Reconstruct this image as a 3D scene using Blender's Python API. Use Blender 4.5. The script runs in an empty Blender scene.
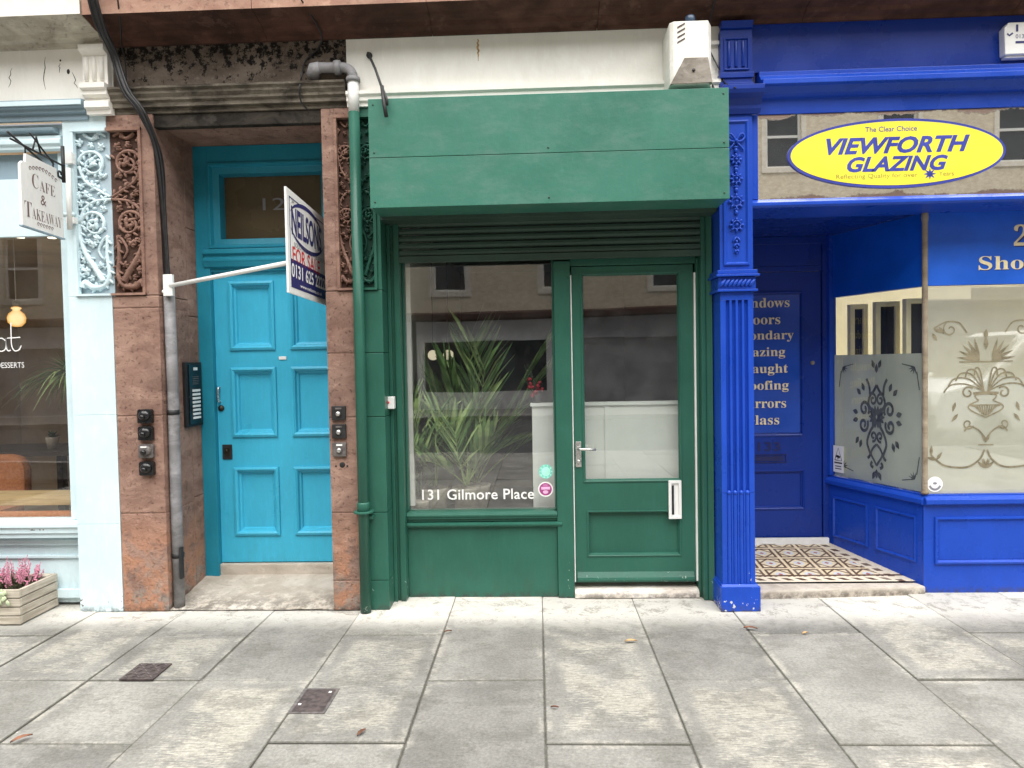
import bpy, bmesh, math, random
from mathutils import Matrix, Vector
random.seed(7)
PI = math.pi
scene = bpy.context.scene
COL = scene.collection
R = math.radians

# ------------------------------------------------------------------ materials
class NT:
    def __init__(s, name):
        s.m = bpy.data.materials.new(name); s.m.use_nodes = True
        s.t = s.m.node_tree; s.t.nodes.clear()
        s.out = s.n('ShaderNodeOutputMaterial')
    def n(s, typ, **kw):
        nd = s.t.nodes.new(typ)
        for k, v in kw.items(): setattr(nd, k, v)
        return nd
    def l(s, a, b): s.t.links.new(a, b)
    def set(s, sock, v):
        if hasattr(v, 'is_linked') or isinstance(v, bpy.types.NodeSocket): s.l(v, sock)
        else:
            if isinstance(v, (tuple, list)) and len(v) == 3 and sock.type == 'RGBA': v = (*v, 1)
            sock.default_value = v
    def pos(s, scale=(1, 1, 1)):
        g = s.n('ShaderNodeNewGeometry')
        if scale == (1, 1, 1): return g.outputs['Position']
        mp = s.n('ShaderNodeMapping'); s.l(g.outputs['Position'], mp.inputs['Vector']); mp.inputs['Scale'].default_value = scale
        return mp.outputs['Vector']
    def noise(s, vec, scale, detail=4, rough=.55, dist=0):
        nd = s.n('ShaderNodeTexNoise'); s.l(vec, nd.inputs['Vector'])
        nd.inputs['Scale'].default_value = scale; nd.inputs['Detail'].default_value = detail
        nd.inputs['Roughness'].default_value = rough; nd.inputs['Distortion'].default_value = dist
        return nd.outputs['Fac']
    def vor(s, vec, scale, feature='F1'):
        nd = s.n('ShaderNodeTexVoronoi', feature=feature); s.l(vec, nd.inputs['Vector']); nd.inputs['Scale'].default_value = scale
        return nd.outputs['Distance']
    def math(s, op, a, b=0, c=None, clamp=False):
        nd = s.n('ShaderNodeMath', operation=op, use_clamp=clamp); s.set(nd.inputs[0], a); s.set(nd.inputs[1], b)
        if c is not None: s.set(nd.inputs[2], c)
        return nd.outputs[0]
    def ramp(s, v, a, b, lo=0., hi=1.):
        nd = s.n('ShaderNodeMapRange', interpolation_type='SMOOTHSTEP'); s.set(nd.inputs[0], v)
        nd.inputs[1].default_value = a; nd.inputs[2].default_value = b; nd.inputs[3].default_value = lo; nd.inputs[4].default_value = hi
        return nd.outputs[0]
    def mix(s, f, a, b, blend='MIX'):
        nd = s.n('ShaderNodeMix', data_type='RGBA', blend_type=blend, clamp_factor=True)
        s.set(nd.inputs[0], f); s.set(nd.inputs[6], a); s.set(nd.inputs[7], b)
        return nd.outputs[2]
    def axis(s, k):
        sp = s.n('ShaderNodeSeparateXYZ'); s.l(s.pos(), sp.inputs[0]); return sp.outputs[k]
    def bump(s, h, strength=.3, dist=.01, normal=None):
        nd = s.n('ShaderNodeBump'); s.set(nd.inputs['Height'], h); nd.inputs['Strength'].default_value = strength
        nd.inputs['Distance'].default_value = dist
        if normal is not None: s.l(normal, nd.inputs['Normal'])
        return nd.outputs['Normal']
    def bsdf(s, color, rough=.5, normal=None, metallic=0, spec=.5, coat=0, emit=None, estr=0, sss=0):
        nd = s.n('ShaderNodeBsdfPrincipled')
        s.set(nd.inputs['Base Color'], color); s.set(nd.inputs['Roughness'], rough)
        s.set(nd.inputs['Metallic'], metallic); nd.inputs['Specular IOR Level'].default_value = spec
        if coat: nd.inputs['Coat Weight'].default_value = coat; nd.inputs['Coat Roughness'].default_value = .1
        if normal is not None: s.l(normal, nd.inputs['Normal'])
        if emit: s.set(nd.inputs['Emission Color'], emit); nd.inputs['Emission Strength'].default_value = estr
        return nd.outputs[0]
    def done(s, sh): s.l(sh, s.out.inputs['Surface']); return s.m

def mul(c, k): return tuple(min(1, x * k) for x in c)

def m_paint(name, c, rough=.4, var=.18, chips=None, chip_z=.5, chip_col=(.55, .53, .48), bump=.25, dirt=.3, dirtcol=(.06, .06, .05), coat=0, grain=0, chip_amt=.60, fade=0, vs=1):
    s = NT(name); p = s.pos()
    n1 = s.noise(p, 2.3, 5); n2 = s.noise(s.pos((1, 1, .12 if vs else .8)), 26 if vs else 12, 4); n3 = s.noise(p, 60, 3)
    col = s.mix(s.ramp(n1, .3, .7), mul(c, 1 - var), mul(c, 1 + var))
    col = s.mix(s.math('MULTIPLY', s.ramp(n2, .5, .8), .25), col, mul(c, 1.35))
    if fade:
        col = s.mix(s.math('MULTIPLY', s.ramp(s.noise(s.pos((1, 1, 2.2)), 5, 8, .7), .42, .75), fade), col, tuple(x * .75 + .09 for x in c))
    # grime low down and in streaks
    z = s.axis(2)
    low = s.ramp(z, .0, .35, 1, 0)
    g = s.math('MULTIPLY', s.math('ADD', s.math('MULTIPLY', low, .7), .18), s.ramp(s.noise(s.pos((1, 1, .35)), 14, 6, .65), .45, .75))
    col = s.mix(s.math('MULTIPLY', g, dirt), col, dirtcol)
    base = s.math('MULTIPLY', s.ramp(z, .004, .05, 1, 0), s.ramp(s.noise(p, 25, 5, .7), .38, .6))  # contact shadow along the base, painted into the colour
    col = s.mix(s.math('MULTIPLY', base, .75), col, (.05, .048, .042))
    col = s.mix(s.math('MULTIPLY', s.ramp(s.noise(s.pos((1, 1, .2)), 60, 3, .6), .5, .8), .18), col, mul(c, 1.5))
    h = s.math('ADD', s.math('MULTIPLY', n2, .7), s.math('MULTIPLY', n3, .5))
    rg = s.ramp(n1, .3, .7, rough - .07, rough + .1)
    if chips:
        cn = s.noise(p, chips, 5, .65)
        th = s.ramp(z, 0, chip_z, chip_amt - .02, .76)
        ch = s.math('GREATER_THAN', cn, th)
        cc = s.mix(s.noise(p, 40), mul(chip_col, .7), chip_col)
        col = s.mix(ch, col, cc); h = s.math('SUBTRACT', h, s.math('MULTIPLY', ch, .9))
        rg = s.math('ADD', rg, s.math('MULTIPLY', ch, .3))
    return s.done(s.bsdf(col, rg, s.bump(h, bump, .004), coat=coat, spec=.28))

def m_stone(name, c1, c2, soot=.3, sootcol=(.05, .04, .035), bump=.5, flake=True, rough=.9, z_orange=None, scale=1, streak=.5):
    s = NT(name); p = s.pos(); pl = s.pos((1, 1, 2.0))
    bed = s.noise(pl, 5 * scale, 6, .6, .6); fine = s.noise(p, 85 * scale, 4, .7); big = s.noise(p, 1.7 * scale, 4)
    col = s.mix(s.ramp(bed, .3, .7), c1, c2)
    col = s.mix(s.math('MULTIPLY', s.ramp(s.noise(s.pos((1, 1, 7)), 12, 6, .75), .52, .75), streak * .32), col, mul(c2, 1.3))
    z = s.axis(2)
    if z_orange:
        lowm = s.math('MULTIPLY', s.ramp(z, .25, .75, 1, 0), s.ramp(s.noise(p, 7, 6, .65), .42, .56))
        col = s.mix(lowm, col, z_orange)
        lowg = s.math('MULTIPLY', s.ramp(z, .0, .45, .8, 0), s.ramp(s.noise(p, 11, 7, .7), .45, .6))
        col = s.mix(lowg, col, (.27, .25, .22))
    pits = s.ramp(s.noise(p, 34 * scale, 6, .75), .56, .68)
    col = s.mix(s.math('MULTIPLY', pits, .32), col, mul(c1, .45))
    col = s.mix(s.math('MULTIPLY', s.ramp(big, .42, .72), soot), col, sootcol)
    base = s.math('MULTIPLY', s.ramp(z, .004, .06, 1, 0), s.ramp(s.noise(p, 18, 5, .7), .35, .6))  # dark contact line at the foot, shade painted into the stone
    col = s.mix(s.math('MULTIPLY', base, .7), col, (.05, .045, .04))
    wear = s.ramp(s.noise(s.pos((1, 1, 1.4)), 6.5, 8, .72), .56, .64)
    col = s.mix(s.math('MULTIPLY', wear, .30), col, tuple(min(1, x*1.35+.03) for x in c2))
    h = s.math('ADD', s.math('MULTIPLY', bed, 1.2), s.math('ADD', s.math('MULTIPLY', fine, .5), s.math('MULTIPLY', pits, -.8)))
    if flake and z_orange:
        h = s.math('ADD', h, s.math('MULTIPLY', s.math('MULTIPLY', s.noise(p, 16, 8, .7), 3.0), s.ramp(z, .2, .85, 1, 0)))
    return s.done(s.bsdf(col, rough, s.bump(h, bump, .008), spec=.2))

def m_soot(name):
    s = NT(name); p = s.pos()
    a = s.noise(p, 22, 9, .72); b = s.noise(s.pos((1, 1, 1.6)), 4, 5); c = s.noise(p, 60, 4)
    col = s.mix(s.ramp(b, .35, .65), (.16, .13, .105), (.085, .066, .052))
    z = s.axis(2)
    th = s.math('SUBTRACT', a, s.ramp(z, 3.3, 3.52, .10, -.02))
    col = s.mix(s.ramp(th, .47, .53), col, (.012, .010, .009))
    col = s.mix(s.math('MULTIPLY', s.ramp(c, .55, .75), .4), col, (.24, .21, .18))
    return s.done(s.bsdf(col, .92, s.bump(s.math('ADD', a, c), .5, .008), spec=.15))

def m_plain(name, c, rough=.5, metallic=0, var=.12, scale=25, bump=.1, spec=.5, emit=None, estr=0):
    s = NT(name); p = s.pos()
    n = s.noise(p, scale, 4)
    col = s.mix(s.ramp(n, .3, .7), mul(c, 1 - var), mul(c, 1 + var))
    return s.done(s.bsdf(col, s.ramp(n, .3, .7, max(.02, rough - .06), rough + .06), s.bump(n, bump, .003) if bump else None, metallic=metallic, spec=spec, emit=emit, estr=estr))

def m_glass(name, base=.08, tint=(1, 1, 1), grime=.03, power=4, gcol=(1, 1, 1)):
    s = NT(name)
    tr = s.n('ShaderNodeBsdfTransparent'); s.set(tr.inputs[0], tint)
    gl = s.n('ShaderNodeBsdfGlossy'); gl.inputs['Roughness'].default_value = .004; s.set(gl.inputs['Color'], gcol)
    w = s.n('ShaderNodeTexNoise'); s.l(s.pos(), w.inputs['Vector']); w.inputs['Scale'].default_value = 1.3; w.inputs['Detail'].default_value = 1
    s.l(s.bump(w.outputs['Fac'], .12, .012), gl.inputs['Normal'])
    lw = s.n('ShaderNodeLayerWeight'); lw.inputs[0].default_value = .5
    f = s.math('ADD', s.math('MULTIPLY', s.math('POWER', lw.outputs['Facing'], power), 1 - base), base, clamp=True)
    mx = s.n('ShaderNodeMixShader'); s.l(f, mx.inputs[0]); s.l(tr.outputs[0], mx.inputs[1]); s.l(gl.outputs[0], mx.inputs[2])
    df = s.n('ShaderNodeBsdfDiffuse'); s.set(df.inputs[0], (.7, .7, .68))
    m2 = s.n('ShaderNodeMixShader'); s.l(s.math('MULTIPLY', s.ramp(s.noise(s.pos(), 3.0, 6, .7), .3, .8), grime), m2.inputs[0]); s.l(mx.outputs[0], m2.inputs[1]); s.l(df.outputs[0], m2.inputs[2])
    return s.done(m2.outputs[0])

def m_frost(name, c=(.62, .66, .60), trans=.35, refl=.10):
    s = NT(name)
    tr = s.n('ShaderNodeBsdfTransparent'); s.set(tr.inputs[0], (.95, .95, .9))
    df = s.n('ShaderNodeBsdfDiffuse'); n = s.noise(s.pos(), 2.5, 5)
    s.set(df.inputs[0], s.mix(s.ramp(n, .3, .7), mul(c, .9), mul(c, 1.1)))
    tl = s.n('ShaderNodeBsdfTranslucent'); s.set(tl.inputs[0], c)
    a = s.n('ShaderNodeMixShader'); a.inputs[0].default_value = .35; s.l(df.outputs[0], a.inputs[1]); s.l(tl.outputs[0], a.inputs[2])
    b = s.n('ShaderNodeMixShader'); b.inputs[0].default_value = trans; s.l(a.outputs[0], b.inputs[1]); s.l(tr.outputs[0], b.inputs[2])
    gl = s.n('ShaderNodeBsdfGlossy'); gl.inputs['Roughness'].default_value = .02
    m = s.n('ShaderNodeMixShader'); m.inputs[0].default_value = refl; s.l(b.outputs[0], m.inputs[1]); s.l(gl.outputs[0], m.inputs[2])
    return s.done(m.outputs[0])

def m_mirror(name):
    s = NT(name); p = s.pos()
    w = s.noise(p, .9, 1); 
    edge = s.math('ADD', s.math('ABSOLUTE', s.math('SUBTRACT', s.axis(2), 2.757)), s.math('MULTIPLY', s.math('SUBTRACT', s.noise(p, 5, 5, .65), .5), .14))
    dec = s.ramp(edge, .235, .25)
    col = s.mix(dec, (.93, .92, .88), (.30, .22, .19))
    return s.done(s.bsdf(col, s.math('ADD', .01, s.math('MULTIPLY', dec, .35)), s.bump(w, .10, .01), metallic=.97))

def m_slab():
    s = NT('paving_concrete'); p = s.pos()
    at = s.n('ShaderNodeVertexColor', layer_name='tint'); sp = s.n('ShaderNodeSeparateColor'); s.l(at.outputs['Color'], sp.inputs[0])
    rnd, rnd2 = sp.outputs[0], sp.outputs[1]
    uv = s.n('ShaderNodeUVMap', uv_map='slab'); us = s.n('ShaderNodeSeparateXYZ'); s.l(uv.outputs[0], us.inputs[0])
    u, v = us.outputs[0], us.outputs[1]
    ed = s.math('MINIMUM', s.math('MULTIPLY', s.math('MINIMUM', u, s.math('SUBTRACT', 1, u)), .585), s.math('MULTIPLY', s.math('MINIMUM', v, s.math('SUBTRACT', 1, v)), 1.11))
    n1 = s.noise(p, 2.6, 6, .6); n2 = s.noise(p, 9, 7, .68, .5); n3 = s.noise(s.pos((1, 5, 1)), 18, 5, .6); n4 = s.noise(p, 120, 4, .7)
    br = s.noise(s.pos((1.6, 11, 1)), 11, 8, .74, .5)      # brushed finish: fine lines across
    g1 = s.noise(p, 70, 6, .8); g2 = s.noise(p, 210, 3, .8)
    dark = s.mix(s.ramp(n1, .35, .65), (.205, .201, .190), (.285, .280, .264))
    lite = s.mix(s.ramp(br, .38, .62), (.315, .302, .262), (.47, .452, .40))
    big = s.noise(p, 2.1, 7, .66)
    pm = s.math('MULTIPLY', s.math('MULTIPLY', s.ramp(rnd2, .45, .75), s.ramp(s.math('ADD', ed, s.math('MULTIPLY', s.math('SUBTRACT', n2, .5), .16)), .05, .12)), s.ramp(s.math('ADD', s.math('MULTIPLY', big, .7), s.math('MULTIPLY', br, .38)), .47, .58))
    col = s.mix(s.math('MULTIPLY', pm, .8), dark, lite)
    rim = s.math('MULTIPLY', s.ramp(ed, .008, .05, 1, 0), s.ramp(s.noise(p, 4.7, 7, .7), .50, .58))
    col = s.mix(s.math('MULTIPLY', rim, .5), col, (.46, .44, .39))
    stain = s.ramp(s.noise(s.pos((1, 1.6, 1)), 3.4, 10, .74), .51, .58)
    col = s.mix(s.math('MULTIPLY', stain, .48), col, (.165, .160, .145))
    col = s.mix(s.math('MULTIPLY', s.ramp(n2, .57, .66), .35), col, (.155, .150, .137))
    col = s.mix(s.ramp(s.math('ADD', ed, s.math('MULTIPLY', s.math('SUBTRACT', g1, .5), .012)), .001, .0045, .7, 0), col, (.12, .117, .10))
    # grain, aggregate, gum and grit
    col = s.mix(1.0, col, s.mix(s.ramp(g1, .28, .72), (.74, .74, .74), (1.22, 1.22, 1.21)), 'MULTIPLY')
    col = s.mix(1.0, col, s.mix(s.ramp(br, .35, .65), (.94, .94, .94), (1.05, 1.05, 1.05)), 'MULTIPLY')
    col = s.mix(s.math('MULTIPLY', s.ramp(g2, .60, .72), .5), col, (.13, .125, .115))
    col = s.mix(s.math('MULTIPLY', s.ramp(s.vor(p, 7), .05, .058, 1, 0), s.math('MULTIPLY', s.ramp(s.noise(p, 3.1), .54, .58), .45)), col, (.13, .125, .115))
    col = s.mix(s.math('MULTIPLY', s.ramp(s.vor(s.pos((1.01, .99, 1)), 6.1), .03, .036, 1, 0), s.math('MULTIPLY', s.ramp(s.noise(p, 2.3), .55, .58), .6)), col, (.62, .60, .56))
    col = s.mix(s.math('MULTIPLY', s.ramp(s.vor(p, 17), .035, .045, 1, 0), s.math('MULTIPLY', s.ramp(s.noise(p, 5.3), .55, .60), .85)), col, (.05, .04, .03))
    # pale foot strip: bright glow along the shopfronts painted into the slab colour
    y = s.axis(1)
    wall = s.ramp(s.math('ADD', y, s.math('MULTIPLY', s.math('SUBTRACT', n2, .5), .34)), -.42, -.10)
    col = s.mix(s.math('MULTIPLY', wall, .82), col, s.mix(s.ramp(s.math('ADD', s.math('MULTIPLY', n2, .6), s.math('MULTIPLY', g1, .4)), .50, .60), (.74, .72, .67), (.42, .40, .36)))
    col = s.mix(1.0, col, s.mix(rnd, (.72, .715, .70), (.97, .96, .93)), 'MULTIPLY')
    h = s.math('ADD', s.math('MULTIPLY', g1, .9), s.math('ADD', s.math('MULTIPLY', br, .9), n2))
    return s.done(s.bsdf(col, .85, s.bump(h, .6, .006), spec=.2))

def m_wood(name, c1, c2, rough=.7, axis=0):
    s = NT(name); sc = [22, 22, 22]; sc[axis] = 1.5
    g = s.noise(s.pos(tuple(sc)), 2.2, 6, .65, .4)
    col = s.mix(s.ramp(g, .3, .7), c1, c2)
    col = s.mix(s.math('MULTIPLY', s.ramp(s.noise(s.pos(), 9), .5, .8), .4), col, mul(c1, .6))
    return s.done(s.bsdf(col, rough, s.bump(g, .4, .003), spec=.3))

def m_tile():
    # geometric encaustic tiles: black/white/ochre pattern from position
    s = NT('mosaic_tile'); p = s.pos()
    x, y = s.axis(0), s.axis(1)
    def per(v, off, per_): return s.math('SUBTRACT', s.math('FRACT', s.math('DIVIDE', s.math('ADD', v, off + 50 * per_), per_)), .5)
    P = .195
    fx, fy = per(x, 0.02, P), per(y, .10, P)
    ax, ay = s.math('ABSOLUTE', fx), s.math('ABSOLUTE', fy)
    d = s.math('ADD', ax, ay)
    mx = s.math('MAXIMUM', ax, ay)
    star = s.math('LESS_THAN', s.math('MINIMUM', s.math('MULTIPLY', d, .78), mx), .15)
    ring = s.math('LESS_THAN', s.math('ABSOLUTE', s.math('SUBTRACT', d, .42)), .05)
    lat = s.math('LESS_THAN', s.math('ABSOLUTE', s.math('SUBTRACT', mx, .40)), .045)
    n = s.noise(p, 30, 5, .6)
    col = s.mix(s.ramp(n, .3, .7), (.60, .48, .30), (.72, .62, .44))
    br = s.mix(n, (.06, .035, .02), (.13, .07, .04))
    col = s.mix(lat, col, br); col = s.mix(ring, col, br)
    col = s.mix(star, col, (.50, .54, .60))
    col = s.mix(s.math('LESS_THAN', d, .09), col, (.35, .10, .07))
    # dentil border along the front edge and along both sides
    by = s.math('LESS_THAN', y, .345)
    dash = s.math('MULTIPLY', s.math('GREATER_THAN', s.math('FRACT', s.math('DIVIDE', s.math('ADD', s.math('ADD', x, s.math('MULTIPLY', y, .9)), 40), .092)), .5), s.math('GREATER_THAN', y, .285))
    dash = s.math('MULTIPLY', dash, s.math('LESS_THAN', y, .325))
    bcol = s.mix(dash, s.mix(n, (.64, .56, .42), (.75, .68, .54)), br)
    col = s.mix(by, col, bcol)
    sx = s.math('ADD', x, s.math('MULTIPLY', s.math('SUBTRACT', y, .2), .35))      # the splayed right side
    bs = s.math('GREATER_THAN', sx, 2.36)
    dash2 = s.math('MULTIPLY', s.math('GREATER_THAN', s.math('FRACT', s.math('DIVIDE', s.math('ADD', y, 40), .092)), .5), s.math('GREATER_THAN', sx, 2.385))
    dash2 = s.math('MULTIPLY', dash2, s.math('LESS_THAN', sx, 2.43))
    col = s.mix(bs, col, s.mix(dash2, (.68, .60, .46), br))
    b3 = s.math('LESS_THAN', s.math('ABSOLUTE', s.math('SUBTRACT', y, .365)), .012)
    col = s.mix(b3, col, br)
    col = s.mix(s.math('MULTIPLY', s.ramp(s.noise(p, 7, 6, .7), .45, .75), .4), col, (.45, .40, .33))
    return s.done(s.bsdf(col, .55, s.bump(n, .1, .002)))

M = {}
M['lightblue'] = m_paint('pale_blue_paint', (.61, .745, .785), .5, .05, vs=0, chips=22, chip_z=.35, chip_col=(.20, .18, .16), dirt=.35, dirtcol=(.25, .25, .24), bump=.3, chip_amt=.66)
M['bluegrey'] = m_paint('blue_grey_paint', (.25, .34, .40), .45, .08, dirt=.3, vs=0)
M['cream'] = m_paint('cream_masonry_paint', (.84, .82, .76), .7, .04, dirt=.4, dirtcol=(.30, .25, .18), bump=.4, vs=0)
M['plaster'] = m_stone('stained_plaster', (.36, .32, .26), (.58, .54, .45), .5, (.14, .12, .10), .8, streak=.2)
M['red'] = m_stone('red_sandstone', (.215, .125, .097), (.355, .225, .175), .50, (.115, .080, .066), .8, z_orange=(.42, .215, .135))
M['redground'] = m_stone('dark_carved_ground', (.060, .034, .026), (.12, .066, .050), .4, (.04, .026, .02), .6)  # ground behind the carving: grime plus recess shade put into the colour
M['greenground'] = m_paint('dark_green_ground', (.010, .058, .040), .45, .15)  # recess shade behind the carving put into a darker green
M['blueground'] = m_paint('grey_blue_ground', (.40, .50, .55), .5, .1, vs=0)  # recess shade behind the carving put into a greyer blue
M['redcarve'] = m_stone('carved_red_sandstone', (.20, .112, .086), (.35, .21, .16), .30, (.10, .062, .05), .7)
M['reddark'] = m_stone('dark_red_sandstone', (.055, .027, .020), (.115, .056, .041), .55, (.026, .015, .012), .5)  # on the cornice, the soffit's shade is put into this colour
M['pink'] = m_stone('pink_sandstone', (.42, .24, .18), (.56, .36, .27), .35, (.12, .06, .045), .6)  # on the cornice, the light on the front face is put into this colour
M['soot'] = m_soot('sooty_stone')
M['mould'] = m_stone('grimy_stone_moulding', (.045, .038, .031), (.19, .165, .13), .5, (.014, .012, .010), .6, streak=1)
M['soot2'] = m_stone('black_soot_stone', (.010, .009, .008), (.05, .042, .034), .4, (.008,.007,.006), .6)
M['step'] = m_stone('worn_concrete_step', (.40, .35, .29), (.56, .51, .44), .25, (.25, .20, .15), .35, streak=.2)
M['sill'] = m_stone('pale_stone_sill', (.58, .52, .45), (.78, .74, .68), .25, (.40, .30, .24), .6, streak=.2)
M['teal'] = m_paint('teal_door_paint', (.050, .42, .62), .33, .06, chips=30, chip_z=.4, chip_col=(.10, .14, .14), dirt=.45, dirtcol=(.05,.10,.12), bump=.35, chip_amt=.70)
M['tealframe'] = m_paint('teal_frame_paint', (.018, .235, .34), .4, .12, dirt=.35, bump=.3)
M['green'] = m_paint('green_gloss_paint', (.026, .110, .078), .34, .10, chips=34, chip_z=.5, chip_col=(.42, .50, .44), dirt=.35, bump=.3, chip_amt=.66)
M['greenclean'] = m_paint('green_panel_paint', (.026, .110, .078), .36, .10, dirt=.30, bump=.25)
M['greenfade'] = m_paint('faded_green_board_paint', (.040, .158, .114), .42, .08, dirt=.2, bump=.3, fade=.5, vs=0)
M['greendark'] = m_paint('dark_green_shutter_paint', (.042, .076, .060), .5, .15, dirt=.4, dirtcol=(.09, .07, .06))
M['blue'] = m_paint('royal_blue_gloss', (.012, .062, .43), .30, .06, chips=26, chip_z=.30, chip_col=(.66, .66, .63), dirt=.25, bump=.3, dirtcol=(.01, .018, .12), chip_amt=.625)
M['blueclean'] = m_paint('royal_blue_panel_gloss', (.012, .062, .43), .30, .08, dirt=.25, bump=.3, dirtcol=(.01, .018, .12))
M['bluedoor'] = m_paint('deep_blue_gloss', (.006, .032, .25), .28, .07, dirt=.2, bump=.2, dirtcol=(.005, .008, .06))
M['signblue'] = m_plain('bright_blue_panel', (.006, .105, .60), .35, 0, .10, 4, 0)
M['bluepanel'] = m_plain('blue_door_panel', (.014, .070, .42), .12, 0, .10, 4, 0)
M['white'] = m_plain('white_plastic', (.80, .80, .78), .4, 0, .04, 12, .05)
M['whitepaint'] = m_paint('white_paint', (.78, .78, .75), .45, .04, dirt=.4, dirtcol=(.2, .2, .2))
M['dirtywhite'] = m_stone('dirty_white_metal', (.76, .74, .67), (.82, .80, .74), .12, (.45, .40, .32), .1, rough=.6, streak=.1)
M['greymetal'] = m_stone('grey_weathered_metal', (.20, .175, .145), (.33, .30, .26), .3, (.07, .06, .05), .3, rough=.7)
M['galv'] = m_stone('galvanised_grey', (.17, .168, .172), (.33, .325, .335), .35, (.12, .10, .09), .25, rough=.55, streak=.3)
M['black'] = m_plain('black_plastic', (.010, .010, .011), .22, 0, .2, 30, .05)
M['blackm'] = m_plain('black_matt', (.014, .014, .015), .6, 0, .3, 30, .2)
M['cable'] = m_plain('black_cable', (.012, .011, .012), .45, 0, .3, 40, .2)
M['iron'] = m_plain('cast_iron', (.075, .058, .055), .65, .3, .35, 45, .5)
M['irongrey'] = m_plain('worn_cover_metal', (.13, .115, .11), .6, .3, .3, 45, .5)
M['chrome'] = m_plain('brushed_steel', (.62, .62, .60), .28, .9, .08, 60, .05)
M['brass'] = m_stone('tarnished_bronze', (.20, .155, .105), (.36, .30, .22), .3, (.08, .06, .04), .2, rough=.45)
M['darkbrass'] = m_plain('dark_brass', (.045, .04, .028), .4, .7, .3, 60, .2)
M['navy'] = m_plain('navy_print', (.015, .018, .13), .5, 0, .05, 9, 0)
M['redprint'] = m_plain('red_print', (.62, .03, .035), .5, 0, .05, 9, 0)
M['greyprint'] = m_plain('grey_print', (.22, .22, .24), .6, 0, .05, 9, 0)
M['brownprint'] = m_plain('brown_print', (.17, .10, .09), .6, 0, .05, 9, 0)
M['whiteprint'] = m_plain('white_vinyl', (.82, .82, .80), .5, 0, .03, 9, 0)
M['yellow'] = m_plain('yellow_vinyl', (.90, .78, .05), .4, 0, .03, 5, 0)
M['signpurple'] = m_plain('blue_vinyl', (.035, .05, .33), .4, 0, .08, 5, 0)
M['gold'] = m_plain('gold_leaf_letters', (.80, .70, .46), .4, 0, .10, 30, 0)
M['goldb'] = m_plain('gold_white_letters', (.85, .74, .45), .45, 0, .08, 30, 0)
M['glass_green'] = m_glass('window_glass', .20, (.90, .92, .90))
M['glass_door'] = m_glass('door_glass', .20, (.82, .85, .82), .05)
M['glass_cafe'] = m_glass('cafe_glass', .15, (.9, .88, .85))
M['glass_blue'] = m_glass('clear_glass', .12, (.95, .95, .93))
M['glass_blueopen'] = m_glass('porch_glass', .10, (.95, .96, .93))
M['fanlight'] = m_plain('brown_fanlight_glass', (.085, .063, .034), .25, 0, .15, 3, 0, .25)
M['frost'] = m_frost('etched_frosted_glass', (.72, .76, .67), .12, .10)
M['frost2'] = m_frost('etched_frosted_glass_pale', (.80, .80, .68), .40, .24)
M['etch'] = m_plain('clear_cut_line', (.11, .115, .10), .3, 0, .2, 20, 0)
M['etch2'] = m_plain('clear_cut_line_brown', (.22, .19, .125), .3, 0, .2, 20, 0)
M['mirror'] = m_mirror('old_mirror_glass')
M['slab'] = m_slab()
M['joint'] = m_plain('joint_mortar', (.12, .113, .10), .95, 0, .3, 30, .4, .1)
M['mortar'] = m_plain('reddish_mortar', (.24, .15, .115), .95, 0, .3, 30, .4, .1)
M['limemortar'] = m_stone('lime_mortar', (.55, .47, .34), (.72, .66, .54), .2, (.3, .22, .15), .8)
M['rust'] = m_plain('rust_stain', (.50, .30, .12), .8, 0, .3, 40, 0)
M['asphalt'] = m_plain('asphalt', (.055, .055, .057), .9, 0, .25, 80, .6, .2)
M['kerb'] = m_stone('granite_kerb', (.28, .27, .26), (.40, .39, .37), .2, (.12, .12, .12), .4)
M['tile'] = m_tile()
M['wood'] = m_wood('weathered_timber', (.33, .29, .23), (.56, .51, .42), .8, 0)
M['woody'] = m_wood('weathered_timber_side', (.32, .28, .22), (.54, .48, .40), .8, 1)
M['oak'] = m_wood('varnished_pine', (.42, .30, .13), (.62, .47, .24), .5, 0)
M['darkwood'] = m_wood('dark_table_wood', (.03, .024, .02), (.07, .055, .045), .5, 0)
M['orange'] = m_plain('tan_orange_fabric', (.45, .19, .085), .9, 0, .15, 60, .4, .1)
M['intdark'] = m_plain('dark_interior_wall', (.060, .056, .050), .8, 0, .25, 2, 0)
M['intbrown'] = m_plain('brown_interior_wall', (.62, .50, .36), .8, 0, .2, 2, 0)
M['intwhite'] = m_plain('white_interior_wall', (.70, .69, .66), .7, 0, .05, 3, 0)
M['intgrey'] = m_plain('grey_partition', (.84, .85, .83), .7, 0, .05, 3, 0)
M['intcream'] = m_plain('cream_showroom_wall', (.82, .76, .56), .7, 0, .06, 3, 0)
M['upvc'] = m_plain('cream_frame', (.85, .78, .54), .4, 0, .05, 10, 0)
M['greybackdrop'] = m_plain('pale_grey_added_backdrop', (.66, .70, .64), .6, 0, .05, 3, 0)
M['creambackdrop'] = m_plain('pale_yellow_added_backdrop', (.86, .78, .50), .6, 0, .05, 3, 0)
M['yellowboard'] = m_plain('yellow_board', (.85, .66, .16), .6, 0, .05, 10, 0)
M['leaf'] = m_plain('palm_leaf', (.115, .215, .065), .4, 0, .45, 9, .1)
M['leafpale'] = m_plain('pale_palm_leaf', (.27, .37, .14), .4, 0, .4, 9, .1)
M['leafdark'] = m_plain('dark_foliage', (.025, .05, .018), .5, 0, .4, 9, .1)
M['heath'] = m_plain('heather_bloom', (.56, .22, .31), .8, 0, .4, 40, .1)
M['heathgreen'] = m_plain('heather_foliage', (.060, .065, .028), .8, 0, .5, 60, .1)
M['ivy'] = m_plain('pale_ivy_leaf', (.45, .52, .33), .6, 0, .3, 30, .1)
M['soil'] = m_plain('compost', (.03, .022, .015), .95, 0, .4, 60, .5)
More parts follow.
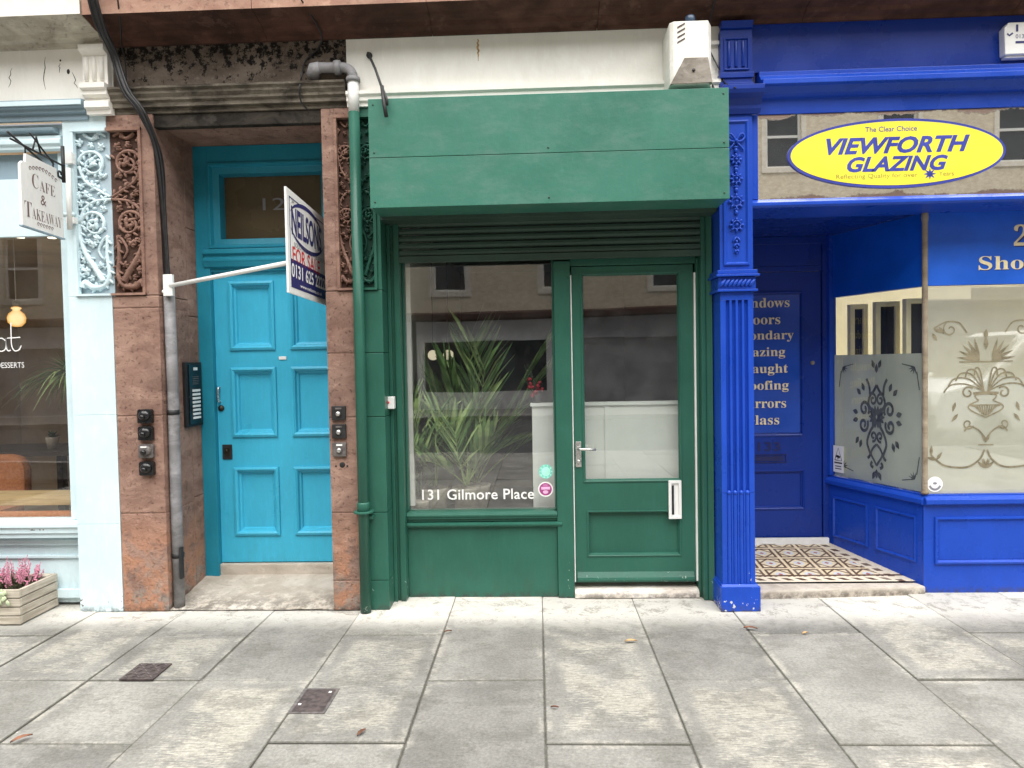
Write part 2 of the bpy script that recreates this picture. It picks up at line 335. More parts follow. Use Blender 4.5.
M['terracotta'] = m_plain('pale_pot', (.40, .36, .30), .7, 0, .15, 30, .2)
M['deadleaf'] = m_plain('dead_leaf', (.15, .060, .030), .7, 0, .5, 25, .3)
M['deadleaf2'] = m_plain('ochre_leaf', (.42, .26, .11), .7, 0, .3, 25, .3)
M['redflower'] = m_plain('red_petal', (.32, .012, .03), .6, 0, .4, 30, 0)
M['stickteal'] = m_plain('mint_sticker', (.20, .62, .50), .5, 0, .1, 30, 0)
M['stickmint'] = m_plain('pale_mint_print', (.42, .85, .72), .5, 0, .1, 30, 0)
M['stickmag'] = m_plain('magenta_sticker', (.36, .06, .22), .5, 0, .2, 30, 0)
M['stickpink'] = m_plain('pink_print', (.78, .45, .68), .5, 0, .1, 30, 0)
def m_lamp():
    s = NT('lit_amber_globe'); lw = s.n('ShaderNodeLayerWeight'); lw.inputs[0].default_value = .5
    e = s.mix(s.ramp(lw.outputs['Facing'], .05, .8), (1.0, .80, .42), (.75, .36, .06))
    return s.done(s.bsdf((.8,.55,.2), .15, emit=e, estr=1.25))
M['lampglow'] = m_lamp()
M['globeglow'] = m_plain('lit_cream_globe', (.9, .8, .6), .4, 0, .05, 5, 0, .5, (1, .88, .62), .75)
M['spot'] = m_plain('lit_spot_lamp', (.9, .85, .7), .4, 0, .05, 5, 0, .5, (1, .9, .7), 3.0)
M['ashlar'] = m_stone('buff_sandstone', (.66, .56, .41), (.82, .73, .57), .10, (.3, .24, .18), .4)
M['ashlar_lt'] = m_stone('pale_sandstone_trim', (.74, .68, .57), (.85, .80, .70), .15, (.2, .16, .12), .3)
M['farglass'] = m_plain('dark_far_window', (.03, .035, .04), .08, 0, .2, 3, 0)
M['farshop'] = m_plain('far_shop_fascia', (.80, .80, .78), .6, 0, .1, 2, 0)
M['fardark'] = m_plain('far_shutter', (.36, .36, .37), .6, 0, .15, 2, 0)
M['lead'] = m_plain('slate', (.10, .105, .115), .6, 0, .2, 5, .2)

# ------------------------------------------------------------------ mesh builder
class MB:
    def __init__(s): s.v = []; s.f = []; s.mi = []; s.sm = []; s.M = None; s.m = 0; s.smooth = False
    def add(s, vs, fs, m=None, smooth=None):
        o = len(s.v)
        for q in vs:
            q = Vector(q)
            s.v.append(s.M @ q if s.M else q)
        for f in fs:
            s.f.append([o + i for i in f]); s.mi.append(s.m if m is None else m); s.sm.append(s.smooth if smooth is None else smooth)
        return s
    def box(s, x0, x1, y0, y1, z0, z1, m=None):
        return s.add([(x0,y0,z0),(x1,y0,z0),(x1,y1,z0),(x0,y1,z0),(x0,y0,z1),(x1,y0,z1),(x1,y1,z1),(x0,y1,z1)],
              [(0,3,2,1),(4,5,6,7),(0,1,5,4),(1,2,6,5),(2,3,7,6),(3,0,4,7)], m)
    def quad(s, a, b, c, d, m=None): return s.add([a,b,c,d], [(0,1,2,3)], m)
    def extr(s, prof, a, b, fn, m=None):
        n = len(prof); vs = [fn(p, a) for p in prof] + [fn(p, b) for p in prof]
        fs = [(i, (i+1) % n, n + (i+1) % n, n + i) for i in range(n)] + [tuple(range(n))[::-1], tuple(range(n, 2*n))]
        return s.add(vs, fs, m)
    def px(s, prof, x0, x1, m=None): return s.extr(prof, x0, x1, lambda p, t: (t, p[0], p[1]), m)     # profile (y,z)
    def pz(s, prof, z0, z1, m=None): return s.extr(prof, z0, z1, lambda p, t: (p[0], p[1], t), m)     # profile (x,y)
    def py(s, prof, y0, y1, m=None): return s.extr(prof, y0, y1, lambda p, t: (p[0], t, p[1]), m)     # profile (x,z)
    def frame(s, x0, x1, z0, z1, prof, m=None, close=False):
        # mitred moulding round a rectangle; prof = [(inward offset, y)]
        vs = []; fs = []
        for d, y in prof: vs += [(x0+d,y,z0+d),(x1-d,y,z0+d),(x1-d,y,z1-d),(x0+d,y,z1-d)]
        for i in range(len(prof)-1):
            for k in range(4): fs.append((4*i+k, 4*i+(k+1)%4, 4*i+4+(k+1)%4, 4*i+4+k))
        if close: fs.append(tuple(4*(len(prof)-1)+k for k in range(4)))
        return s.add(vs, fs, m)
    def ring(s, x0, x1, z0, z1, w, y0, y1, m=None):      # rectangular picture frame of solid bars
        return s.frame(x0, x1, z0, z1, [(0,y1),(0,y0),(w,y0),(w,y1),(0,y1)], m)
    def leaf_panels(s, x0, x1, z0, z1, yf, yb, panels, depth=.018, bol=.012, w=.034, m=None):
        xs = sorted({x0, x1, *[p[0] for p in panels], *[p[1] for p in panels]}); zs = sorted({z0, z1, *[p[2] for p in panels], *[p[3] for p in panels]})
        for i in range(len(xs)-1):
            for j in range(len(zs)-1):
                cx, cz = (xs[i]+xs[i+1])/2, (zs[j]+zs[j+1])/2
                if any(p[0] < cx < p[1] and p[2] < cz < p[3] for p in panels): continue
                s.quad((xs[i],yf,zs[j]),(xs[i+1],yf,zs[j]),(xs[i+1],yf,zs[j+1]),(xs[i],yf,zs[j+1]), m)
        s.frame(x0, x1, z0, z1, [(0,yf),(0,yb)], m); s.quad((x0,yb,z0),(x0,yb,z1),(x1,yb,z1),(x1,yb,z0), m)
        for a, b, c, d in panels:
            s.frame(a, b, c, d, [(-.004,yf),(-.003,yf-bol*.7),(w*.25,yf-bol),(w*.5,yf-bol*.55),(w*.62,yf+depth*.35),(w*.85,yf+depth*.5),(w,yf+depth)], m, True)
        return s
    def tube(s, pts, r, n=8, flat=None, caps=True, m=None):
        pts = [Vector(p) for p in pts]; k = len(pts)
        rs = r if isinstance(r, (list, tuple)) else [r]*k
        vs = []; fs = []; up = None
        for i, p in enumerate(pts):
            t = (pts[min(i+1,k-1)] - pts[max(i-1,0)]).normalized()
            if up is None:
                up = Vector((0,0,1)) if abs(t.z) < .9 else Vector((1,0,0))
                if flat: up = Vector((0,1,0))
            a = (up - t*up.dot(t)).normalized(); b = t.cross(a); up = a
            for j in range(n):
                q = 2*PI*j/n; o = a*math.cos(q)*rs[i]*(flat or 1) + b*math.sin(q)*rs[i]
                vs.append(p+o)
        for i in range(k-1):
            for j in range(n): fs.append((i*n+j, i*n+(j+1)%n, (i+1)*n+(j+1)%n, (i+1)*n+j))
        if caps: fs += [tuple(range(n))[::-1], tuple((k-1)*n+j for j in range(n))]
        return s.add(vs, fs, m, True)
    def lathe(s, prof, c, n=20, m=None, axis='z'):
        vs = []; fs = []; k = len(prof)
        for r, h in prof:
            for j in range(n):
                a = 2*PI*j/n; x, y = r*math.cos(a), r*math.sin(a)
                vs.append((c[0]+x,c[1]+y,c[2]+h) if axis == 'z' else ((c[0]+x,c[1]+h,c[2]+y) if axis == 'y' else (c[0]+h,c[1]+x,c[2]+y)))
        for i in range(k-1):
            for j in range(n): fs.append((i*n+j, i*n+(j+1)%n, (i+1)*n+(j+1)%n, (i+1)*n+j))
        fs += [tuple(range(n))[::-1], tuple((k-1)*n+j for j in range(n))]
        return s.add(vs, fs, m, True)
    def blob(s, c, rx, ry, rz, n=8, k=5, rot=0, m=None):      # ellipsoid in x/z with y thickness, rotated in the xz plane
        vs = []; fs = []; cr, sr = math.cos(rot), math.sin(rot)
        for i in range(k+1):
            th = PI*i/k
            for j in range(n):
                a = 2*PI*j/n
                x, y, z = rx*math.cos(th), ry*math.sin(th)*math.cos(a), rz*math.sin(th)*math.sin(a)
                vs.append((c[0]+x*cr-z*sr, c[1]+y, c[2]+x*sr+z*cr))
        for i in range(k):
            for j in range(n): fs.append((i*n+j, i*n+(j+1)%n, (i+1)*n+(j+1)%n, (i+1)*n+j))
        return s.add(vs, fs, m, True)
    def ribbon(s, pts, w, y, m=None):      # flat line in the xz plane at depth y
        pts = [Vector((p[0],p[1])) for p in pts]; k = len(pts); ws = w if isinstance(w, (list,tuple)) else [w]*k
        vs = []
        for i, p in enumerate(pts):
            t = (pts[min(i+1,k-1)]-pts[max(i-1,0)]); t = t.normalized() if t.length else Vector((1,0)); nn = Vector((-t.y,t.x))*ws[i]/2
            vs += [(p.x+nn.x,y,p.y+nn.y),(p.x-nn.x,y,p.y-nn.y)]
        return s.add(vs, [(2*i,2*i+1,2*i+3,2*i+2) for i in range(k-1)], m)
    def disc(s, cx, cz, rx, rz, y, n=48, m=None):
        return s.add([(cx+rx*math.cos(2*PI*i/n),y,cz+rz*math.sin(2*PI*i/n)) for i in range(n)], [tuple(range(n))], m)
    def text(s, body, cx, cz, y, w=None, h=None, align='C', shear=0, bold=0, space=1, m=None):
        c = bpy.data.curves.new('lettering', 'FONT'); c.body = body; c.shear = shear; c.offset = bold; c.space_character = space; c.resolution_u = 3
        o = bpy.data.objects.new('lettering', c); COL.objects.link(o)
        bpy.context.view_layer.update()
        me = o.evaluated_get(bpy.context.evaluated_depsgraph_get()).to_mesh()
        vs = [q.co.copy() for q in me.vertices]; fs = [tuple(p.vertices) for p in me.polygons]
        bpy.data.objects.remove(o); bpy.data.curves.remove(c)
        if not vs: return s
        a0, a1 = min(q.x for q in vs), max(q.x for q in vs); b0, b1 = min(q.y for q in vs), max(q.y for q in vs)
        sx = w/(a1-a0) if w else None; sz = h/(b1-b0) if h else None
        sx = sx or sz; sz = sz or sx
        ox = {'C': (a0+a1)/2, 'L': a0, 'R': a1}[align]
        return s.add([(cx+(q.x-ox)*sx, y, cz+(q.y-(b0+b1)/2)*sz) for q in vs], fs, m)
    def build(s, name, mats, parent=None, bevel=0, label=None, kind=None, weld=False, autos=None):
        me = bpy.data.meshes.new(name)
        off = Vector((0,0,0)); q = parent
        while q is not None: off += q.location; q = q.parent
        me.from_pydata([v-off for v in s.v], [], s.f)
        if not isinstance(mats, (list,tuple)): mats = [mats]
        for mm in mats: me.materials.append(mm)
        me.polygons.foreach_set('material_index', s.mi); me.polygons.foreach_set('use_smooth', s.sm)
        bm = bmesh.new(); bm.from_mesh(me)
        if weld: bmesh.ops.remove_doubles(bm, verts=bm.verts, dist=.0005)
        bmesh.ops.recalc_face_normals(bm, faces=bm.faces)
        if bevel:
            ed = [e for e in bm.edges if len(e.link_faces) == 2 and e.calc_face_angle(0) > .6]
            bmesh.ops.bevel(bm, geom=ed, offset=bevel, segments=2, affect='EDGES', profile=.6, clamp_overlap=True)
        bm.to_mesh(me); bm.free(); me.update()
        o = bpy.data.objects.new(name, me); COL.objects.link(o)
        if parent: o.parent = parent
        if label: o['label'] = label
        if kind: o['kind'] = kind
        return o

def thing(name, label, cat, loc=(0,0,0), group=None):
    o = bpy.data.objects.new(name, None); COL.objects.link(o); o.location = loc; o.empty_display_size = .1
    o['label'] = label; o['category'] = cat
    if group: o['group'] = group
    return o
def tag(o, label, cat, group=None):
    o['label'] = label; o['category'] = cat
    if group: o['group'] = group
    return o
def copy_tree(o, parent=None):
    c = o.copy(); COL.objects.link(c); c.parent = parent
    for ch in list(o.children): copy_tree(ch, c)
    return c
def bsans(s): return ''.join(chr(0x1D400+ord(c)-65) if 'A' <= c <= 'Z' else chr(0x1D41A+ord(c)-97) if 'a' <= c <= 'z' else chr(0x1D7CE+ord(c)-48) if '0' <= c <= '9' else c for c in s)   # bold roman letters
def bez(P, n=14):
    out = []
    for k in range(len(P)-1):
        p0, p1, p2, p3 = P[max(k-1,0)], P[k], P[k+1], P[min(k+2,len(P)-1)]
        for i in range(n):
            t = i/n
            out.append(tuple(.5*((2*p1[a])+(-p0[a]+p2[a])*t+(2*p0[a]-5*p1[a]+4*p2[a]-p3[a])*t*t+(-p0[a]+3*p1[a]-3*p2[a]+p3[a])*t**3) for a in range(len(p1))))
    out.append(tuple(P[-1])); return out
def spiral(cx, cz, r0, r1, a0, turns, n=26, ez=1):
    return [(cx+(r0+(r1-r0)*i/n)*math.cos(a0+turns*2*PI*i/n), cz+ez*(r0+(r1-r0)*i/n)*math.sin(a0+turns*2*PI*i/n)) for i in range(n+1)]

# ------------------------------------------------------------------ setting: paving, road
mb = MB(); uvs = []; tints = []
XJ = [-2.26-.575*i for i in range(7, 0, -1)]+[-2.26,-1.69,-1.128,-.560,.012,.595,1.178,1.785,2.37]+[2.37+.585*i for i in range(1, 9)]
PALE = {(11,-1.0),(9,-1.0),(8,-1.6),(6,-.5),(7,-.7),(13,-2.0),(14,-.9),(15,-1.5),(12,-2.1),(5,-.9)}
YJ0 = -.452
def slab(x0, x1, y0, y1):
    g = .0018; b = .003; dz = random.uniform(-.005, .003); r1 = random.random()
    r2 = .95 if any(XJ[k]-.01 < x0 < XJ[k]+.01 and y0 < yy < y1 for k, yy in PALE) else random.random()*.62
    ring0 = [(x0+g,y0+g),(x1-g,y0+g),(x1-g,y1-g),(x0+g,y1-g)]
    ring1 = [(x0+g+b,y0+g+b),(x1-g-b,y0+g+b),(x1-g-b,y1-g-b),(x0+g+b,y1-g-b)]
    tl = [dz+random.uniform(-.0025,.0025) for _ in range(4)]
    vs = [(x,y,-.03) for x,y in ring0]+[(x,y,tl[i]-b) for i,(x,y) in enumerate(ring0)]+[(x,y,tl[i]) for i,(x,y) in enumerate(ring1)]
    fs = [(0,1,5,4),(1,2,6,5),(2,3,7,6),(3,0,4,7),(4,5,9,8),(5,6,10,9),(6,7,11,10),(7,4,8,11),(8,9,10,11)]
    mb.add(vs, fs)
    q = [(0,0),(1,0),(1,1),(0,1)]
    uvs.extend([(x,y) for x,y in q]*3); tints.extend([(r1,r2,0,1)]*12)
for i in range(len(XJ)-1):
    odd = (i % 2 == 1)
    ys = [YJ0 - (0 if odd else -.0) - k*1.112 for k in range(-1, 7)] if odd else [YJ0-.556-k*1.112 for k in range(-1, 7)]
    if i == 7: ys.append(-1.0)
    ys = sorted([min(y,.22) for y in ys if y > -6.9]+[-6.9, .22]); ys = [y for k, y in enumerate(ys) if k == 0 or y-ys[k-1] > .02]
    for k in range(len(ys)-1): slab(XJ[i], XJ[i+1], ys[k], ys[k+1])
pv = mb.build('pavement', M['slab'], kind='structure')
ua = pv.data.uv_layers.new(name='slab'); ca = pv.data.color_attributes.new('tint', 'FLOAT_COLOR', 'POINT')
for lp in pv.data.loops: ua.data[lp.index].uv = uvs[lp.vertex_index]
for i, t in enumerate(tints): ca.data[i].color = t
# (the bevelled edges reuse the corner uv: they read as joint dirt)
MB().box(XJ[0], XJ[-1], -6.9, .25, -.2, -.007).build('paving_bed', M['joint'], kind='structure')
mb = MB()
for k in range(-12, 12): mb.box(k*.9+.004, k*.9+.896, -7.06, -6.904, -.3, .004)
mb.build('kerb', M['kerb'], bevel=.012, kind='structure')
MB().box(-150, 150, -15.0, -7.06, -.4, -.12).build('road', M['asphalt'], kind='structure')
b = MB()
for y in (-7.36,-7.52): b.quad((-60,y,-.116),(60,y,-.116),(60,y+.07,-.116),(-60,y+.07,-.116))
b.build('yellow_line', M['yellowboard'], kind='structure')
MB().box(-150, 150, -18.0, -15.0, -.4, 0).build('far_pavement', M['kerb'], kind='structure')
MB().quad((-400,-400,-.45),(400,-400,-.45),(400,400,-.45),(-400,400,-.45)).build('ground', M['asphalt'], kind='structure')
# recess floor before the teal door
mb = MB(); n = 10
for i in range(n):
    for j in range(n):
        f = lambda a, b: (-2.36+1.06*a/n, -.055+.53*b/n, .006+.075*(b/n)+.0025*math.sin(a*1.7+b*2.3))
        mb.add([f(i,j),f(i+1,j),f(i+1,j+1),f(i,j+1)], [(0,1,2,3)], smooth=True)
mb.build('doorway_floor', M['step'], kind='structure', weld=True)
# porch floor of the blue shop
MB().add([(1.33,.262,.058),(2.475,.262,.058),(2.215,.99,.125),(1.33,.99,.125)], [(0,1,2,3)]).build('porch_floor', M['tile'], kind='structure')
mb = MB(); mb.pz([(1.345,.10),(2.49,.18),(2.472,.262),(1.345,.262)], -.02, .050)
mb.build('porch_step', M['step'], bevel=.012, kind='structure')

# ------------------------------------------------------------------ sandstone tenement
T = thing('stone_tenement', 'red sandstone tenement front with carved piers, sooty lintel and deep doorway round the teal door', 'building', (-1.8,0,0))
YF = -.06
def pier_blocks(x0, x1, zs, y1=.3):
    b = MB()
    for z0, z1 in zip(zs[:-1], zs[1:]): b.box(x0, x1, YF, y1, z0+.0025, z1-.0025)
    return b
ZP = [0, .63, 1.25, 1.93, 2.008]
pier_blocks(-2.657, -2.362, ZP).build('pier', M['red'], T, bevel=.006)
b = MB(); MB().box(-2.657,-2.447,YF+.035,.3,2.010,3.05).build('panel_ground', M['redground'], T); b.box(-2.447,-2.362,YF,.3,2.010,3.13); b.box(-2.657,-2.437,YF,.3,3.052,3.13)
b.build('pier', M['red'], T, bevel=.004)
MB().box(-2.6565,-2.3635,YF+.004,.3,.002,2.005).build('mortar', M['mortar'], T)

def carve(b, cx, w, z0, h, y, side):
    # half a scroll panel: u runs outwards from the middle line, v upwards, both 0..1
    P = lambda u, v, dy=0: (cx+side*u*w, y+dy, z0+v*h)
    k = w/.215
    def stem(pts, r):
        pts = bez(pts, 8); n = len(pts)
        b.tube([P(u, v, -.006) for u, v in pts], [r[0]+(r[1]-r[0])*i/(n-1) for i in range(n)], 7, flat=1.35)
    def leaves(pts, k_, seed):
        rv = random.Random(seed); pts = bez(pts, 8)
        for i_ in range(2, len(pts)-1, 2):
            p0, p1 = P(*pts[i_-1]), P(*pts[i_+1]); a = math.atan2(p1[2]-p0[2], p1[0]-p0[0]); sd = 1 if (i_//2) % 2 else -1
            q = a+sd*rv.uniform(.6,1.1); c0 = P(*pts[i_]); o = .020*k
            b.blob((c0[0]+o*math.cos(q), c0[1]-.005, c0[2]+o*math.sin(q)), .022*k*rv.uniform(.7,1.2), .015, .0085*k, rot=q)
    for n_, st in enumerate(([(.02,.60),(.35,.64),(.75,.70),(.93,.79)],[(.0,.585),(.45,.575),(.8,.53),(.95,.45)],[(.95,.45),(.97,.36),(.80,.25),(.50,.15),(.30,.08)],[(.14,.36),(.17,.24),(.12,.12),(.28,.055),(.62,.045)])): leaves(st, 1, n_)
    asp = w/h
    def vol(cu, cv, r0, a0, turns, r):      # volute, radii in units of w
        sp = spiral(0, 0, r0, .12, a0, turns, 24)
        b.tube([P(cu+x, cv+zz*asp, -.008) for x, zz in sp], [r[0]+(r[1]-r[0])*i/24 for i in range(25)], 7, flat=1.35)
        rv = random.Random(int(cv*100))
        for j in range(7):
            a = rv.uniform(0,2*PI); q = rv.uniform(.02,.15); sz = rv.uniform(.7,1.25)
            b.blob(P(cu+q*math.cos(a), cv+q*math.sin(a)*asp, -rv.uniform(.006,.02)), .026*k*sz, .016, .011*k*sz, rot=rv.uniform(0,PI))
        for j in range(11):
            a = a0 - .5 + j*.62; rr = r0*rv.uniform(.55,.80)
            b.blob(P(cu+rr*math.cos(a), cv+rr*math.sin(a)*asp, -.006), .022*k*rv.uniform(.7,1.2), .013, .009*k, rot=(a+rv.uniform(.5,1.4) if side > 0 else PI-a-rv.uniform(.5,1.4)))
        for j in range(9):
            a = a0 + .3 + j*.6; rr = r0*rv.uniform(1.12,1.25)
            if cu+rr*math.cos(a) < .96 and cu+rr*math.cos(a) > .05: b.blob(P(cu+rr*math.cos(a), cv+rr*math.sin(a)*asp, -.003), .020*k*rv.uniform(.7,1.2), .012, .009*k, rot=rv.uniform(0,PI))
    stem([(.02,.60),(.35,.64),(.75,.70),(.93,.79)], (.009*k,.012*k)); vol(.52,.80,.43,0,1.35,(.012*k,.007*k))
    stem([(.0,.585),(.45,.575),(.8,.53),(.95,.45)], (.009*k,.012*k)); vol(.53,.43,.42,.1,1.3,(.012*k,.007*k))
    stem([(.95,.45),(.97,.36),(.80,.25),(.50,.15),(.30,.08)], (.012*k,.022*k))
    stem([(.14,.36),(.17,.24),(.12,.12),(.28,.055),(.62,.045),(.85,.075),(.93,.045)], (.010*k,.024*k))
    stem([(.14,.36),(.30,.33),(.42,.27),(.30,.22)], (.010*k,.006*k))
    stem([(.1,.97),(.3,.99),(.5,.955),(.75,.985)], (.008*k,.012*k))
    rnd = random.Random(3)
    for u, v, s_, ro in [(.85,.93,1.3,.6),(.92,.62,1.3,-.5),(.72,.62,1.1,.3),(.86,.66,1,.9),(.45,.66,1,.8),(.25,.72,1,1.3),(.2,.9,1.1,.9),(.2,.52,1,.9),(.88,.56,1.1,.5),(.60,.60,1,.2),
                         (.75,.14,1.4,.4),(.9,.17,1.3,-.2),(.82,.21,1.2,.7),(.66,.19,1.1,1.2),(.93,.25,1.1,.3),(.55,.30,1.2,1.0),(.42,.34,1.1,.7),(.68,.33,1,-.4),(.35,.17,1,1.4),(.6,.10,1,.2),(.95,.11,1.2,1.2),(.5,.92,1,-.3),(.36,.96,.9,1.2)]:
        for dq, ss in ((0,1),(.85,.75),(-.85,.75),(1.6,.5),(-1.6,.5)):
            q = ro+dq; q = q if side > 0 else PI-q
            c0 = P(u, v); o = .018*k*s_*ss
            b.blob((c0[0]+o*math.cos(q), c0[1]-.004-.006*ss, c0[2]+o*math.sin(q)), .019*k*s_*ss, .014*ss+.003, .0068*k*s_, rot=q)
def panel_edge(b, x0, x1, z0, z1, sides='LRTB', y=YF):
    for s_, bx in dict(L=(x0,x0+.018,z0,z1), R=(x1-.018,x1,z0,z1), T=(x0,x1,z1-.02,z1), B=(x0,x1,z0,z0+.014)).items():
        if s_ in sides: b.box(bx[0], bx[1], y-(.012 if s_ in 'LR' else .0145), y+(.02 if s_ in 'LR' else .0225), bx[2], bx[3])
b = MB(); carve(b, -2.655, .212, 2.02, 1.02, YF+.033, 1); panel_edge(b, -2.656, -2.437, 2.010, 3.052, 'RTB')
b.build('carved_panel', M['redcarve'], T)
# right pier, its left half bare stone
ZR = [0, .19, .62, 1.22, 1.62, 2.008]
pier_blocks(-1.303, -1.1135, ZR).build('pier', M['red'], T, bevel=.006)
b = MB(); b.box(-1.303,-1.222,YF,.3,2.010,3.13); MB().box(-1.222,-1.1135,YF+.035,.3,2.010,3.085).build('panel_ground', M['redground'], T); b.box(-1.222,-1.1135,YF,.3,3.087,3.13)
b.build('pier', M['red'], T, bevel=.004)
MB().box(-1.302,-1.114,YF+.004,.3,.002,2.005).build('mortar', M['mortar'], T)
b = MB(); carve(b, -1.095, .125, 2.02, 1.05, YF+.033, -1); panel_edge(b, -1.224, -1.1135, 2.010, 3.087, 'LTB')
b.build('carved_panel', M['redcarve'], T)
b = MB(); rnd = random.Random(12)
b.add([(x+(rnd.uniform(-.005,.006) if k else 0), YF-.0035, .12+.075*j) for j in range(24) for k, x in ((1,-1.126),(0,-1.1125))], [(2*j,2*j+1,2*j+3,2*j+2) for j in range(23)])
b.build('mortar_fillet', M['limemortar'], T)
# reveals, soffit, lintel
for xa, xb in ((-2.6,-2.3605),(-1.3045,-1.08)):
    b = MB()
    for z0, z1 in ((0,.66),(.66,1.22),(1.22,1.9),(1.9,2.5),(2.5,3.12)): b.box(xa, xb, .301, .72, z0+.002, z1-.002)
    b.build('reveal', M['red'], T, bevel=.004)
MB().box(-2.36, -1.305, .005, .72, 3.082, 3.30).build('lintel_soffit', M['red'], T)
MB().box(-2.3605, -1.3045, YF+.012, .004, 3.050, 3.1315).build('sooty_lintel_edge', M['soot2'], T, bevel=.004)
MB().box(-2.60, -1.135, YF, -.0305, 3.132, 3.165).build('lintel', M['mould'], T, bevel=.004)
MB().px([(0,3.165),(-.085,3.165),(-.085,3.19),(-.10,3.20),(-.10,3.215),(-.115,3.235),(-.115,3.25),(-.13,3.262),(-.13,3.275),(0,3.285)], -2.60, -1.135).build('lintel_moulding', M['mould'], T)
MB().box(-2.60, -1.137, YF+.004, .3, 3.28, 3.56).build('frieze', M['soot'], T)
def corn(d): return [(.0,3.545),(-.075-d,3.545-d*.2),(-.085-d,3.565),(-.125-d,3.575),(-.14-d,3.596),(-.20-d,3.604),(-.215-d,3.612),(-.30-d,3.628),(-.305-d,3.80),(-.335-d,3.82),(-.37-d,3.86),(-.37-d,3.88),(0,3.90)]
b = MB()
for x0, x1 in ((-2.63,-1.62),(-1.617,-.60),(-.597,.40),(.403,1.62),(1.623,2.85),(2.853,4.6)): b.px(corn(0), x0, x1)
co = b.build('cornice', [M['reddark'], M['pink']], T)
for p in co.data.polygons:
    if p.center.y < -.29: p.material_index = 1  # lit front face pink, soffit dark: light and shade put into the colours
MB().box(-4.9, 4.9, -.02, .35, 3.90, 6.5).build('upper_wall', M['pink'], T)
# door step, frame, door
YD = .47
MB().box(-2.30, -1.303, .445, .75, .0, .152).build('threshold_step', M['step'], T, bevel=.008)
b = MB()
b.box(-2.3595,-2.262,.425,.60,.062,3.08); b.box(-1.40,-1.3045,.425,.60,.062,3.08); b.box(-2.262,-1.40,.425,.60,2.965,3.08)
b.frame(-2.262,-1.40,2.37,2.965,[(0,.425),(.004,.412),(.02,.410),(.03,.44),(.072,.45),(.075,.53)])
b.px([(.56,2.215),(.44,2.215),(.44,2.235),(.415,2.245),(.405,2.275),(.40,2.285),(.40,2.30),(.415,2.31),(.415,2.325),(.395,2.335),(.395,2.365),(.43,2.374),(.56,2.374)], -2.300, -1.36)
b.build('door_frame', M['tealframe'], T, bevel=.003)
fl = MB().quad((-2.19,.528,2.44),(-1.47,.528,2.44),(-1.47,.528,2.90),(-2.19,.528,2.90)).build('fanlight', M['fanlight'], T)
MB().text('12', -1.835, 2.695, .524, h=.085, w=.16).build('house_number', M['greyprint'], fl)
MB().box(-2.26,-1.40,.70,.72,2.37,2.97).build('fanlight_backing', M['intbrown'], T)
cols = [(-2.152,-1.835),(-1.722,-1.42+.0)]
rows = [(.355,.835),(1.055,1.540),(1.668,2.145)]
b = MB(); b.leaf_panels(-2.2605, -1.4015, .160, 2.214, YD, YD+.05, [(a,c,d,e) for a,c in cols for d,e in rows], depth=.026, bol=.019, w=.050)
door = b.build('front_door', M['teal'], T)
b = MB(); b.tube(bez([(-2.238,YD,1.405),(-2.238,YD-.028,1.400),(-2.238,YD-.032,1.35),(-2.238,YD-.028,1.31),(-2.238,YD,1.305)],6), .0075, 8)
b.build('pull_handle', M['chrome'], door)
MB().lathe([(.022,0),(.022,-.008),(.015,-.012),(.012,-.018),(.001,-.018)], (-2.232,YD,1.258), 16, axis='y').build('lock', M['darkbrass'], door)
b = MB(); b.box(-2.232,-2.162,YD-.008,YD,.895,1.000); b.build('lock_plate', M['blackm'], door, bevel=.006)
b = MB(); b.box(-2.214,-2.180,YD-.012,YD-.008,.925,.975); b.lathe([(.011,0),(.011,-.014),(.001,-.015)], (-2.196,YD-.011,.958), 10, axis='y'); b.build('keyhole', M['darkbrass'], door)
MB().box(-1.808,-1.755,YD-.007,YD,1.594,1.616).build('name_plate', M['white'], door, bevel=.002)
MB().box(-2.36,-1.3045,.60,.62,.0,3.1).build('door_backing', M['intdark'], T)

# ------------------------------------------------------------------ cafe shopfront
CF = thing('cafe_shopfront', 'pale blue cafe shopfront with white cornice, carved pilaster and large window', 'shopfront', (-3.6,0,0))
b = MB()
for z0, z1 in zip([0,.565,1.26,2.008][:-1], [0,.565,1.26,2.008][1:]): b.box(-2.938,-2.6595,YF-.002,.3,z0+.0006,z1-.0006)
b.box(-2.938,-2.888,YF-.002,.3,2.009,3.16); MB().box(-2.888,-2.6595,YF+.033,.3,2.009,3.05).build('panel_ground', M['blueground'], CF); b.box(-2.888,-2.6595,YF-.002,.3,3.052,3.16)
b.build('pilaster', M['lightblue'], CF, bevel=.0012)
b = MB(); carve(b, -2.659, .212, 2.02, 1.02, YF+.031, -1); panel_edge(b, -2.884, -2.6595, 2.009, 3.052, 'LTB', YF-.002)
b.tube([(-2.93,-.09,2.515),(-2.86,-.09,2.515)], .014, 8)
b.build('carved_panel', M['lightblue'], CF)
MB().box(-4.9, -2.602, YF-.006, .3, 3.225, 3.56).build('frieze', M['cream'], CF)
b = MB(); pr = corn(.012); b.px(pr, -4.9, -2.632)
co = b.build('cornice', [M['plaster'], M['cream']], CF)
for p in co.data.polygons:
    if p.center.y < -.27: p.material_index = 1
b = MB(); rnd = random.Random(4)
for x, z, hh, dr in ((-3.02,3.50,.20,-.02),(-2.94,3.46,.06,.01),(-3.42,3.52,.24,.05),(-2.86,3.40,.10,.03),(-3.24,3.44,.12,-.03)):
    p = [(x+dr*k/6+rnd.uniform(-.010,.010), z-hh*k/6) for k in range(7)]
    b.ribbon(p, [.0015+.0035*math.sin(PI*k/6) for k in range(7)], YF-.0068)
b.disc(-2.882,3.405,.010,.016,YF-.0069,10); b.disc(-2.93,3.475,.006,.007,YF-.0069,8)
b.build('plaster_crack', M['blackm'], CF)
b = MB()
